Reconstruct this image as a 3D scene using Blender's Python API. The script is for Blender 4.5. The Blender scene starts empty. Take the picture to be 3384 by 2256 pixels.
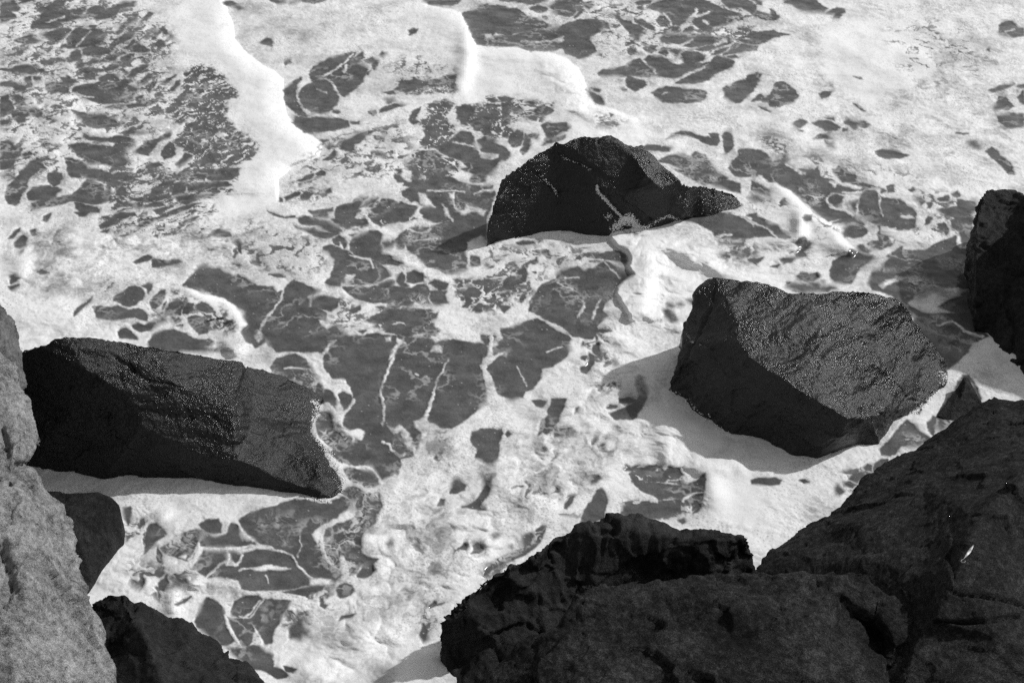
import bpy, bmesh, math, random
import numpy as np
from mathutils import Vector
from mathutils.geometry import delaunay_2d_cdt
from mathutils.bvhtree import BVHTree

random.seed(7)
rng = np.random.default_rng(11)
scene = bpy.context.scene

# ---------------------------------------------------------------- camera
CAM_H, PITCH, FOV = 9.0, math.radians(38.0), math.radians(40.0)
cam_d = bpy.data.cameras.new('camera')
cam = bpy.data.objects.new('camera', cam_d)
scene.collection.objects.link(cam)
cam.location = (0, 0, CAM_H)
cam.rotation_euler = (math.pi/2 - PITCH, 0, 0)
cam_d.angle = FOV
cam_d.clip_end = 3000
cam_d.dof.use_dof = False
scene.camera = cam

# ---------------------------------------------------------------- light (monochrome photograph: neutral sky and sun)
SUN_EL, SUN_AZ = math.radians(39), math.atan2(0.44, 1.0)   # low sun on the right, a little behind the rocks
w = bpy.data.worlds.new('World'); scene.world = w; w.use_nodes = True
nt = w.node_tree; bg = nt.nodes['Background']
sky = nt.nodes.new('ShaderNodeTexSky'); sky.sky_type = 'NISHITA'; sky.sun_disc = False
sky.sun_elevation = SUN_EL; sky.sun_rotation = math.pi/2 - SUN_AZ
bw = nt.nodes.new('ShaderNodeRGBToBW')
nt.links.new(sky.outputs[0], bw.inputs[0]); nt.links.new(bw.outputs[0], bg.inputs[0])
bg.inputs[1].default_value = 0.14
sd_ = bpy.data.lights.new('sun', 'SUN'); sun = bpy.data.objects.new('sun', sd_)
scene.collection.objects.link(sun)
sd_.energy = 2.75; sd_.angle = math.radians(1.2); sd_.color = (1, 1, 1)
sdir = Vector((math.cos(SUN_EL)*math.cos(SUN_AZ), math.cos(SUN_EL)*math.sin(SUN_AZ), math.sin(SUN_EL)))
sun.rotation_euler = sdir.to_track_quat('Z', 'Y').to_euler()
sun.location = (12, 20, 14)
vs = scene.view_settings
vs.view_transform = 'Standard'; vs.look = 'None'; vs.exposure = 0.1; vs.gamma = 1.0; vs.use_curve_mapping = False
scene.cycles.use_denoising = False; scene.cycles.sample_clamp_indirect = 1.5

# ---------------------------------------------------------------- from traced marks to places on the water
F_PX = 1692/math.tan(FOV/2)
UN = 900/235.2
OX = {'A':0,'B':800,'C':1600,'D':2484,'E':0,'F':800,'G':1600,'H':2484,'I':0,'J':800,'K':1600,'L':2484,'M':0,'N':800,'O':1600,'P':2484}
OY = {c: (0, 560, 1110, 1656)['ABCDEFGHIJKLMNOP'.index(c)//4] for c in OX}
cp, sp_ = math.cos(PITCH), math.sin(PITCH)
def world_xy(U, V, h=0.0):
    """point of the surface of height h that is seen along direction (U, V)"""
    dx = (U*UN-1692)/F_PX; dy = -(V*UN-1128)/F_PX
    ry = cp + dy*sp_; rz = -sp_ + dy*cp
    t = (CAM_H-h)/(-rz)
    return dx*t, ry*t
def gu(tile, u, v):
    return OX[tile]/UN+u, OY[tile]/UN+v
def P3(tile, u, v, z):
    U, V = gu(tile, u, v); x, y = world_xy(U, V, z); return (x, y, z)

# ---------------------------------------------------------------- noise
def _h(ix, iy, iz=0, s=0):
    n = (ix*374761393 + iy*668265263 + iz*2147483647*0 + iz*1274126177 + s*974634777) & 0xffffffff
    n = ((n ^ (n >> 13))*1274126177) & 0xffffffff
    n = ((n ^ (n >> 15))*2246822519) & 0xffffffff
    return (n ^ (n >> 16)) & 0xffffffff
def pn2(x, y, s=0):
    x = np.asarray(x, float); y = np.asarray(y, float)
    xi = np.floor(x).astype(np.int64); yi = np.floor(y).astype(np.int64)
    fx = x-xi; fy = y-yi
    ux = fx*fx*fx*(fx*(fx*6-15)+10); uy = fy*fy*fy*(fy*(fy*6-15)+10)
    def g(a, b):
        t = _h(xi+a, yi+b, 0, s)*(2*math.pi/4294967296.0)
        return np.cos(t)*(fx-a)+np.sin(t)*(fy-b)
    a = g(0,0); b = g(1,0); c = g(0,1); d = g(1,1)
    return 1.5*((a*(1-ux)+b*ux)*(1-uy)+(c*(1-ux)+d*ux)*uy)
def fbm2(x, y, o=4, s=0, r=0.5):
    t = 0; a = 1; n = 0
    for i in range(o):
        t = t+a*pn2(x*2**i+17.3*i, y*2**i-9.1*i, s+i); n += a; a *= r
    return t/n
def pn3(x, y, z, s=0):
    xi = np.floor(x).astype(np.int64); yi = np.floor(y).astype(np.int64); zi = np.floor(z).astype(np.int64)
    fx = x-xi; fy = y-yi; fz = z-zi
    ux, uy, uz = (f*f*(3-2*f) for f in (fx, fy, fz))
    def v(a, b, c): return _h(xi+a, yi+b, zi+c, s)/2147483648.0-1
    def l(a, b, t): return a+(b-a)*t
    return l(l(l(v(0,0,0),v(1,0,0),ux), l(v(0,1,0),v(1,1,0),ux), uy), l(l(v(0,0,1),v(1,0,1),ux), l(v(0,1,1),v(1,1,1),ux), uy), uz)
def fbm3(p, sc, o=4, s=0, r=0.5):
    t = 0; a = 1; n = 0
    for i in range(o):
        f = sc*2**i
        t = t+a*pn3(p[:,0]*f+5.2*i, p[:,1]*f+1.7*i, p[:,2]*f+8.3*i, s+i); n += a; a *= r
    return t/n
def worley2(x, y, s=0, jit=0.9):
    xi = np.floor(x).astype(np.int64); yi = np.floor(y).astype(np.int64)
    f1 = np.full(x.shape, 9.0); f2 = np.full(x.shape, 9.0)
    for a in (-1,0,1):
        for b in (-1,0,1):
            h = _h(xi+a, yi+b, 0, s); h2 = _h(xi+a, yi+b, 3, s+5)
            d = np.hypot(xi+a+.5+jit*(h/4294967296.0-.5)-x, yi+b+.5+jit*(h2/4294967296.0-.5)-y)
            f2 = np.where(d < f1, f1, np.minimum(f2, d)); f1 = np.minimum(f1, d)
    return f1, f2
def worley3(p, s=0):
    q = np.floor(p).astype(np.int64)
    f1 = np.full(len(p), 9.0); f2 = f1.copy(); idx = np.zeros(len(p)); tilt = np.zeros(len(p))
    for a in (-1,0,1):
        for b in (-1,0,1):
            for c in (-1,0,1):
                A = q+np.array((a,b,c)); h = [_h(A[:,0],A[:,1],A[:,2],s+k)/4294967296.0 for k in range(3)]
                d = np.sqrt((A[:,0]+h[0]-p[:,0])**2+(A[:,1]+h[1]-p[:,1])**2+(A[:,2]+h[2]-p[:,2])**2)
                idx = np.where(d < f1, h[0]+h[1]*.3, idx)
                tl = (A[:,0]+h[0]-p[:,0])*(h[2]*2-1)+(A[:,1]+h[1]-p[:,1])*(h[0]*2-1)+(A[:,2]+h[2]-p[:,2])*(h[1]*2-1)
                tilt = np.where(d < f1, tl, tilt)
                f2 = np.where(d < f1, f1, np.minimum(f2, d)); f1 = np.minimum(f1, d)
    return f1, f2, idx, tilt
def sst(a, b, x):
    t = np.clip((x-a)/(b-a), 0, 1); return t*t*(3-2*t)
# ---------------------------------------------------------------- foam map: patches of open water (D), foam strands (S poly, W lines), lace (T), thin foam with some painted shade (G)
D = {
'A': """0,0 12,0 15,3 17,7 15,10 9,9 5,8 13,13 13,16 8,17 0,20;17,2 24,0 29,0 24,2 18,3;36,9 42,5 49,1 57,1 55,5 58,9 66,8 73,6 74,8 70,12 68,16 60,18 52,19 54,22 44,25 36,25 32,24 26,24 28,20 34,17 36,12
75,9 80,6 86,5 90,8 93,8 100,6 104,3 108,1 118,1 116,6 108,6 103,9 100,13 92,16 85,18 80,15 75,13;34,30 42,28 50,25 60,24 62,27 56,32 50,37 44,36 38,32
62,29 66,24 70,24 76,26 80,25 86,25 92,29 90,32 88,35 90,38 84,40 92,42 96,44 92,46 86,48 78,48 72,47 71,44 77,41 68,41 60,42 53,40 58,37 58,33;13,35 20,32 27,29 29,31 27,33 34,36 30,38 20,38
61,46 66,43 69,44 70,49 68,53 62,52 60,48;74,54 80,51 88,52 92,49 100,47 106,45 108,46 102,49 99,53 88,54 80,55 70,59 66,59 66,55 70,54;68,60 78,58 82,60 90,60 98,55 104,57 102,59 94,61 80,62 74,64 68,63
105,50 111,48 114,50 112,53 105,53;115,40 119,38 126,41 129,43 124,45 115,44;99,29 103,26 104,22 110,18 113,16 116,12 119,12 116,18 112,22 109,23 106,27 102,30;93,42 98,36 101,33 106,31 111,29 115,27 117,28 113,33 107,36 101,38 97,43
107,42 111,38 114,34 117,35 114,39 110,43;111,66 114,60 120,57 128,55 127,58 122,62 116,65;85,67 92,64 98,64 102,66 103,70 99,71 96,69 92,69 92,73 86,70;72,65 80,63 82,65 78,68 74,68
63,77 66,75 72,74 80,73 86,71 94,72 104,71 107,68 113,69 110,73 116,75 119,77 116,80 108,82 102,85 101,89 94,90 86,90 76,86 68,82 63,80;101,86 106,84 114,83 114,87 110,89 101,89;117,84 123,83 124,87 120,89 117,87
91,93 100,91 112,90 122,89 126,88 134,86 138,85 134,88 126,91 112,93 98,94;0,60 8,59 16,57 24,56 30,59 32,62 28,64 16,64 6,62;32,60 37,59 38,62 33,63;34,52 45,53 47,54 44,56 35,55;0,71 8,70 14,71 20,74 24,76 21,79 15,78 10,75 0,74
21,67 26,66 27,69 22,71;28,67 35,67 35,69 30,70;40,73 44,71 50,72 54,71 52,68 58,66 62,68 66,69 64,71 60,73 55,75 60,77 60,81 55,80 50,80 44,81 40,78;0,84 6,82 8,87 12,92 13,96 8,99 0,102;11,83 16,82 19,86 22,91 18,91 14,88 10,86
10,98 16,94 22,92 30,93 35,97 36,101 32,102 27,99 22,101 21,105 15,106 12,103;0,103 9,104 9,107 0,108;61,95 66,97 72,98 78,99 86,98 92,98 92,101 100,104 104,108 96,110 86,111 78,109 72,106 68,101
71,115 78,118 86,119 94,119 102,117 108,118 115,121 116,125 110,130 108,136 112,140 108,143 100,144 94,143 86,142 76,142 74,138 66,134 64,130 62,127 58,126 58,125 70,124 80,125 88,126 98,127 100,124 94,122 86,122 78,121 72,119
55,137 62,137 68,139 72,141 76,145 84,146 90,148 98,150 102,149 100,153 101,157 88,157 80,155 74,152 68,150 62,153 59,149 58,143;0,122 8,122 12,124 12,127 17,127 19,130 14,138 10,145 4,146 0,146
16,150 22,145 26,139 30,138 34,140 40,146 34,146 28,150 22,157 12,157;42,153 48,149 53,150 55,155 52,157 42,157;18,134 22,132 26,131 28,133 22,136;36,124 44,124 43,126 38,127
124,122 130,122 138,119 144,115 148,113 147,119 142,121 136,123 134,127 130,130 128,134 122,133 116,132 118,129 124,126;142,127 146,123 150,124 152,128 151,133 148,136 142,138 139,134 139,130
107,117 112,112 118,114 128,114 118,117 110,116;128,78 129,73 132,70 135,71 133,76 129,80;118,72 124,68 128,64 131,64 130,69 124,72 118,75;139,72 142,69 150,66 152,65 148,69 143,73;122,17 126,13 130,11 132,12 128,15 126,18
138,26 140,23 144,27 145,30 141,30;145,33 148,30 150,31 149,34;133,38 138,34 142,36 142,40 138,42;147,78 152,71 155,70 154,74 149,79;151,142 156,137 160,132 166,135 160,140 155,144;126,145 128,142 132,141 138,141 140,143 134,145 128,146
193,2 200,1 206,4 211,8 206,9 200,6 194,4;224,37 230,33 235,35 235,40 228,39;36,11 38,7 35,6 32,9;45,125 52,126 50,127;124,31 127,30 128,33 125,34;131,31 135,31 134,34 131,34;120,18 122,17 122,20 120,20;127,60 122,63 126,62""",
'B': """24,0 36,0 38,2 34,3 28,2;42,2 47,1 46,3 42,3;46,0 72,0 66,2 60,3 54,2;58,64 62,58 68,54 76,50 86,47 94,45 98,45 97,48 95,52 98,50 100,47 104,45 105,49 102,52 104,56 108,60 107,65 104,69 100,75 94,80 88,83 84,81 82,76 79,73 76,69 72,67 68,66 63,70 60,69 58,67
49,82 54,75 58,73 62,72 60,70 66,69 72,69 76,70 79,75 82,80 83,84 82,90 78,94 74,97 68,98 60,96 55,93 52,90 49,86;36,78 40,74 45,70 49,68 51,67 50,70 47,73 47,78 48,83 50,88 53,94 56,99 56,101 50,100 44,96 38,90 36,85
43,106 46,101 56,102 66,101 76,102 86,103 92,105 93,108 88,110 80,112 70,113 62,114 60,116 54,114 48,110;94,105 102,105 102,107 96,107;37,54 42,52 42,54 38,56;78,95 84,97 82,98 78,97;118,48 121,45 124,47 121,50
105,52 112,50 117,53 117,57 114,60 112,58 113,55 108,54;107,64 111,61 109,65;131,77 136,75 136,71 142,70 150,68 154,69 156,71 164,69 170,68 175,66 185,65 184,72 184,78 180,77 176,74 170,75 160,76 154,75 148,78 140,80 136,79
147,80 156,78 160,77 154,81 148,82;123,80 130,79 132,81 127,82;124,86 130,85 132,87 126,90;109,97 115,96 116,98 113,100 110,99;118,95 124,92 132,90 138,90 141,91 132,93 124,96 119,97;144,27 149,25 152,25 150,28 145,30
144,103 146,98 150,94 154,93 152,98 149,103 153,106 148,108;186,100 186,94 190,91 196,91 200,94 200,99 196,102 194,108 190,108;197,106 202,102 204,97 208,97 212,99 217,98 217,102 212,105 208,107 205,113 200,112;206,110 210,106 215,106 214,115 208,115
203,122 210,118 218,119 220,124 222,126 228,128 231,132 230,137 226,138 223,135 222,131 214,132 207,130;221,84 228,83 234,85 232,88 226,87;225,90 231,89 230,92 225,94;84,126 88,121 94,119 98,116 106,114 114,113 112,116 106,118 102,123 97,125 97,130 94,131 88,130
114,118 120,118 122,120 116,121;67,121 74,121 70,124;72,127 76,124 78,127 75,129;70,138 76,134 80,130 82,132 80,136 74,138;63,150 68,147 72,149 70,152 65,152;49,156 56,152 61,150 60,154 55,157 47,157;106,141 110,139 114,140 108,143;107,146 111,144 110,146;98,150 104,148 102,150
142,141 148,145 152,149 154,153 152,157 146,157 145,150;131,152 135,148 140,154 140,157 134,157;155,131 165,131 170,133 172,136 166,140 158,143 152,142 154,138;160,147 168,143 176,142 178,146 176,150 170,153 162,150;162,152 170,153 178,154 180,157 161,157
112,131 118,131 125,135 122,136;190,12 197,9 204,5 212,4 212,40 203,38 200,33 196,25 194,19;156,0 190,0 186,4 180,5 172,4 164,4 160,3
180,120 190,113 196,114 199,118 201,126 204,132 206,137 214,140 222,140 218,147 210,152 209,157 197,157 200,150 190,146 196,145 190,140 180,135 170,131 166,127 174,124""",
'C': """0,5 12,5 28,8 36,14 46,17 58,22 52,25 40,27 26,29 20,31 15,29 4,26 0,26;0,32 14,31 24,31 36,28 50,27 64,24 72,20 84,17 98,16 100,19 106,20 108,24 104,25 100,28 93,31 90,35 93,38 96,41 97,44 90,48 82,51 76,49 70,46 68,42 60,44 44,43 40,44 34,42 28,40 14,40 0,39
0,24 10,28 6,33 0,34;15,0 54,0 48,3 40,4 30,2 14,1;39,7 46,5 54,7 54,10 46,11 40,8;54,5 64,0 72,0 84,0 86,3 80,5 74,4 80,8 78,11 68,8 58,8;86,3 92,2 95,5 91,8 87,5;77,15 82,10 84,7 86,9 82,14 78,16;51,15 55,15 55,17 51,16;64,12 70,11 70,14 65,13
130,2 136,0 146,0 144,3 134,4;133,6 137,5 137,8 133,8;140,7 152,0 188,0 196,3 206,7 217,11 222,13 214,14 206,15 216,17 214,20 206,22 198,24 196,27 188,28 186,25 182,22 180,19 184,15 183,9 178,14 172,19 168,22 163,22 160,18 155,14 152,11 146,9
148,18 152,14 157,15 161,20 158,23 153,23;162,27 164,24 168,23 167,27;170,27 174,24 178,23 180,26 178,28;205,0 235,0 235,15 228,11 222,7 212,7 208,4;111,13 115,13 120,17 126,18 128,21 134,21 138,25 136,29 134,35 130,35 127,31 122,25 118,20 114,16
130,17 136,17 141,20 143,22 146,24 146,27 142,25 138,22 132,19;151,33 156,30 164,29 176,31 188,30 200,32 208,31 202,35 198,38 188,40 176,40 170,39 180,34 174,35 168,38 160,38 154,36;193,48 195,45 202,40 210,37 213,38 210,42 205,46 198,48
206,48 212,44 214,39 222,38 235,39 235,43 224,44 214,46;182,43 190,41 198,39 200,41 194,44 186,44;209,32 211,31 214,37 211,38;216,35 224,34 235,36 235,38 224,37;225,31 235,28 235,33 228,33;124,43 127,42 130,43 130,46 126,47 124,45;137,42 141,40 146,42 148,44 144,46 139,45
150,46 154,42 162,42 169,44 166,48 158,49;125,55 130,52 134,51 138,52 142,48 146,48 154,49 160,53 166,55 170,52 170,47 174,44 184,46 192,49 190,52 182,54 188,55 195,54 190,58 184,59 180,62 174,66 168,68 160,67 148,66 140,66 132,66 122,66 112,65 104,66 99,65 98,63 104,60 112,60 124,57
165,72 170,69 176,65 186,62 192,58 195,55 198,51 200,49 208,50 216,53 214,57 208,61 200,64 194,69 186,71 176,72;210,49 216,47 220,49 214,50;124,66 130,68 138,70 140,73 134,77 130,79 124,75 123,71;144,80 150,77 158,75 166,76 176,77 188,78 192,81 192,84 186,87 176,89 164,89 154,88 148,84
206,76 210,74 212,75 216,71 224,70 227,70 227,66 235,63 235,74 230,80 226,85 220,89 212,88 208,84 207,80;88,77 94,80 100,84 102,87 103,90 96,89 92,84 90,81;91,76 100,78 99,80 94,78;12,84 18,83 24,85 22,87 16,87;35,88 42,87 46,89 40,91;16,89 21,89 20,92 16,92
2,90 6,90 5,93 2,92;15,94 19,93 17,96;22,96 24,93 30,95 33,96 30,98 24,97;42,96 46,93 50,91 58,94 59,96 54,99 46,101 42,100;15,101 20,99 22,101 18,103;34,102 40,100 41,103 36,104;0,98 5,100 8,99 8,102 3,103 0,102
50,108 54,105 64,106 70,106 74,110 72,113 66,115 60,118 54,118 52,112;53,119 60,118 70,117 70,119 64,122 56,124 50,126 52,122;0,107 4,106 6,109 5,116 0,117;20,122 23,116 28,113 33,115 34,120 32,125 28,127 24,126;35,116 39,118 40,125 38,131 34,133 32,131 34,126
38,117 44,116 47,117 46,120 40,119;0,119 6,120 10,126 16,128 21,131 22,135 18,138 14,138 10,142 6,145 0,148 0,138 6,139 12,137 12,133 4,132 0,131;157,120 162,116 170,114 178,114 184,117 190,118 194,118 198,120 194,115 202,116 203,122 200,126 194,125 188,122 182,119 176,117 168,117 160,119
206,116 209,114 212,114 214,118 215,126 212,131 208,133 206,128 207,122;136,127 140,125 152,126 162,128 160,131 154,131 146,130 142,130;150,140 158,135 170,133 178,135 182,131 190,134 196,142 202,150 204,157 188,157 180,150 172,146 160,142
211,146 214,140 220,134 220,130 228,129 235,131 235,152 224,153 216,152;108,98 111,99 109,101;119,77 123,78 120,79;219,24 224,25 220,26;163,22 165,24 161,25""",
'D': """27,0 56,0 60,5 65,8 62,10 52,11 42,9 34,4 28,3;64,12 70,8 74,7 80,8 80,11 76,15 71,16 70,13;0,6 2,8 6,10 10,11 16,13 16,8 19,9 21,13 25,15 20,18 12,18 6,15 0,11;4,1 8,2 8,4 2,3;0,31 6,28 14,27 18,26 22,29 33,30 26,31 20,32 14,36 6,38 0,38;0,39 5,40 4,42 0,43
0,66 4,63 7,64 6,70 3,74 0,75;16,82 20,77 21,72 26,71 32,74 38,79 40,84 36,88 28,90 22,92 16,92 14,89 8,87 0,88 4,84 8,81 12,84;58,82 62,80 70,79 66,83 60,85;88,66 95,68 93,68;88,90 94,93 98,96 94,95;35,107 38,105 42,103 48,105 44,108 42,110 38,110;39,111 44,113 41,113
52,106 58,104 66,104 72,107 76,110 72,113 64,113 60,110;54,120 60,116 66,116 69,120 60,120;63,122 68,124 71,128 66,126;80,106 84,103 92,105 98,105 102,108 98,110 92,109 88,112 84,108;78,111 82,112 79,113;64,102 71,102 72,104;106,131 112,129 122,130 130,133 135,134 128,137 116,137 110,135
213,28 214,22 219,18 225,19 230,24 235,25 235,31 226,33 218,31 214,29;204,78 212,75 218,73 226,73 222,75 214,78 208,79;230,74 235,73 235,76 229,76;208,93 212,88 214,83 220,83 222,88 226,92 222,95 216,95 210,97 208,95;230,84 235,79 235,90 232,88;212,100 216,99 226,98 235,99 235,109 220,110 214,105
186,123 192,122 197,126 197,129 192,128 187,125;202,131 208,127 212,130 216,135 222,140 226,146 227,150 222,150 216,144 208,137;176,114 182,116 186,116;202,43 205,42 205,44;159,28 161,29 160,30;5,92 12,94 16,97
0,132 4,130 10,132 14,135 18,140 22,136 28,134 32,138 30,141 36,145 44,150 52,152 60,155 70,157 16,157 8,152 0,148;54,148 57,144 59,148 59,152 55,151;71,148 75,144 80,148 88,150 87,154 90,157 78,157 74,152""",
'E': """16,2 20,0 30,0 34,1 28,5 24,7 23,10 23,15 21,18 17,24 16,29 12,31 7,29 5,24 5,19 7,14 11,10 17,7;42,4 48,2 53,3 55,8 52,13 48,15 43,13 41,8;23,22 24,17 28,15 36,14 44,15 50,16 54,18 50,20 48,24 56,23 62,22 68,18 71,13 75,8 80,9 84,12 88,13 90,20 94,15 95,25 97,27 92,28 86,30 80,30 74,29 70,28 64,27 58,28 52,30 46,31 38,32 30,34 27,36 27,29 34,27 24,26
60,0 68,0 70,4 68,7 62,6 60,3;70,0 88,0 90,3 100,4 108,2 110,5 118,8 114,12 108,10 104,8 100,10 94,11 90,10 84,9 80,6 74,3;99,15 104,14 108,16 110,22 106,25 100,23;64,28 70,29 74,31 80,32 86,35 86,37 78,37 74,40 68,40 64,37 70,36 65,33
98,24 104,27 112,29 118,29 126,31 134,28 140,29 142,31 132,32 124,33 118,33 108,31 102,29;111,24 120,24 130,25 142,22 146,20 147,24 138,26 128,28 118,27;132,17 136,15 142,11 146,9 152,9 146,15 142,18 136,22 130,24;149,22 149,17 152,12 156,10 162,12 160,16 158,20 154,22
162,13 176,12 186,10 196,11 200,14 190,16 180,17 170,18 162,19;167,0 205,0 206,5 200,9 190,10 180,9 176,6 168,5;150,24 160,22 172,22 184,20 188,21 176,24 164,27 154,28;156,29 166,27 172,26 162,31;132,35 140,33 145,32 144,35 136,37
120,47 128,43 138,40 146,36 156,33 168,30 174,29 164,34 152,38 142,42 132,46 124,49 118,51;88,47 92,45 98,40 104,37 110,38 116,38 118,40 112,41 106,43 100,47 92,50 87,51 86,48;88,41 94,41 90,43;146,55 150,52 158,46 166,41 172,41 168,43 160,47 152,53;87,54 94,52 92,55;103,58 110,55 112,56 105,58
37,44 38,41 44,38 44,41 40,45;8,60 12,55 17,51 17,54 12,59;12,65 15,60 20,57 23,59 22,66 18,68 13,67;27,53 31,51 31,56 29,57;16,71 20,69 17,73;182,56 188,52 192,52 199,55 199,58 190,58;201,63 205,61 208,65 209,72 207,71 205,66;33,88 36,87 42,89 40,90 35,90
9,92 12,91 17,94 14,97 10,99 8,98;7,102 12,101 17,100 14,103 10,105;115,80 120,77 127,74 131,76 128,79 122,80 117,81;131,78 138,78 144,80 148,78 154,78 157,80 152,83 144,83 137,85 131,84;64,126 64,123 70,117 76,112 80,110 78,114 72,119 67,124
98,113 99,110 106,106 110,102 116,100 122,103 125,107 124,111 118,116 112,118 106,117 104,115;122,100 128,98 131,99 130,104 128,107 127,103;130,114 132,110 138,104 142,104 141,110 138,116 135,121 131,120;140,116 143,114 142,120 140,121
80,119 86,118 94,119 102,118 110,121 120,120 124,122 128,126 128,131 122,130 116,127 108,128 102,130 92,129 84,128 82,124;114,135 118,132 124,134 130,132 138,129 136,124 133,122 140,126 142,130 136,134 132,137 130,139 122,140 116,138;102,140 106,137 112,139 116,143 119,147 112,146 104,146
128,149 132,142 140,139 150,138 160,141 166,146 176,147 180,146 184,148 180,154 196,155 200,157 128,157;142,124 144,118 150,114 158,114 160,116 156,121 156,125 148,126;158,120 162,115 167,116 167,121 162,125 158,124;170,118 174,114 180,117 184,121 176,123 172,122;162,128 168,126 174,128 180,132 180,138 178,141 172,142 168,138 164,134
158,100 162,95 168,90 171,85 178,83 184,85 190,85 194,88 200,92 206,91 212,97 220,99 224,101 235,101 235,128 228,132 226,138 230,142 230,148 222,152 218,149 212,143 210,141 214,138 216,136 210,129 210,124 204,118 194,111 184,108 174,106 166,102""",
'F': """37,24 42,21 49,20 50,22 44,25 38,27;50,24 54,19 60,18 62,20 58,26 52,27;66,21 70,20 73,22 70,24;70,17 76,16 77,19 72,21;33,24 35,25 35,28 33,28;48,13 52,12 50,15;22,36 28,39 36,41 46,40 46,41 38,42 28,40;94,31 96,27 102,24 108,24 104,28 101,33 98,35
80,38 82,33 88,31 94,30 98,33 102,36 98,38 97,42 94,43 90,44 88,47 86,50 80,46 77,43 81,42;101,34 106,28 112,26 117,25 114,30 112,33 106,32;118,30 120,26 126,25 134,28 134,30 128,31 124,32 122,36 118,38 114,38 113,34;120,42 124,38 130,34 134,32 136,28 142,28 150,30 151,34 149,38 148,41 142,41 138,45 134,47 126,48 124,44
57,36 62,36 70,35 78,34 78,36 74,37 74,41 68,43 62,41 60,38;47,42 52,40 58,41 66,43 74,45 78,47 84,51 86,53 82,55 76,54 70,52 64,48 58,48 52,47;44,47 50,50 56,51 62,51 70,54 76,55 84,55 78,58 70,60 66,60 60,56 54,53 48,51;88,46 96,43 104,43 109,42 108,46 104,49 98,49 94,51 88,50;96,52 100,52 98,53;93,57 99,56 96,58
110,38 114,41 118,44 122,48 126,50 127,52 124,53 120,50 112,45 109,41;94,69 94,62 98,59 104,57 110,53 116,53 120,56 118,62 120,66 121,72 127,74 131,78 138,82 134,83 128,82 122,82 116,79 110,76 104,76 98,73
76,65 84,68 90,70 94,72 98,75 104,77 110,78 116,79 122,84 128,90 128,93 124,96 118,98 110,100 104,101 98,101 92,99 86,99 84,101 76,101 72,98 74,95 76,94 77,88 80,82 80,77 74,73 69,70 70,67
86,102 96,101 104,102 112,101 120,98 129,95 132,97 130,101 140,102 146,103 150,100 156,99 160,102 162,105 160,110 162,115 156,116 150,114 144,118 138,117 134,120 126,118 125,115 116,115 106,114 98,111 92,107
78,60 84,57 89,60 91,65 88,68 87,64 84,62 84,66 80,65;132,0 152,0 154,4 150,8 160,10 166,4 170,6 178,6 186,10 190,12 200,13 210,14 217,14 216,17 219,20 216,28 214,36 211,40 211,60 206,56 198,60 194,62 193,70 195,80 194,86 188,88 182,90 176,90 168,86 160,84 154,78 150,74 144,70 141,64 138,60 136,56 142,52 150,52 156,50 162,50 168,48 174,46 180,44 176,40 172,36 166,32 160,31 154,31 150,27 146,28 140,24 138,20 146,16 140,12
153,36 156,32 162,32 170,32 174,36 176,39 180,43 174,45 168,46 162,44 156,41;142,54 146,50 152,50 154,54 146,55;138,44 143,42 142,47 136,48;120,63 128,61 132,63 130,67 122,68;136,56 132,62 134,68 140,68 142,64;160,98 166,95 172,97 178,98 176,103 170,104 164,100
163,105 170,104 176,105 175,110 177,115 168,116 164,114 162,110;143,90 148,88 156,90 156,96 148,98 143,97;134,92 138,89 141,92 140,98 144,101 138,102 134,97;184,106 188,104 196,105 196,107 188,108;194,101 198,99 204,106 198,106;200,96 206,95 216,96 208,100 202,99;191,110 195,109 199,112 198,116 192,119 190,119 194,114
225,97 230,93 235,92 235,104 226,104 226,100;200,121 206,120 208,123 202,124;222,118 230,119 227,123;197,74 205,76 206,83 198,84
0,93 6,96 10,98 14,101 20,102 27,101 30,106 36,104 41,98 44,95 52,98 60,102 66,104 62,108 56,110 60,114 58,119 62,118 68,121 72,124 72,130 66,130 68,134 74,138 80,134 86,134 88,140 92,144 98,146 104,146 108,142 116,141 122,144 126,148 130,150 134,148 130,157 30,157 24,150 18,146 14,138 8,150 4,148 0,142 0,138 6,134 4,128 0,122
60,112 68,109 76,110 84,112 82,118 76,122 68,120 60,118;92,121 102,118 102,122 96,124;106,131 112,127 120,124 124,121 116,119 120,118 130,120 140,121 150,120 160,122 162,124 160,130 158,135 150,135 144,133 136,131 128,130 120,133 112,132
128,134 140,134 150,137 160,138 168,138 170,140 164,142 150,143 142,148 138,144 132,142 124,140;142,148 146,145 152,146 160,144 166,150 164,157 140,157 138,150;172,152 174,148 182,147 190,148 198,150 204,150 210,152 214,157 172,157;164,124 168,123 167,128 163,130;100,139 108,138 104,142
206,143 214,144 218,144 216,150 210,152 206,148;224,138 232,137 235,138 235,157 218,157 222,150 226,146;23,91 30,90 37,92 30,93""",
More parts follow.
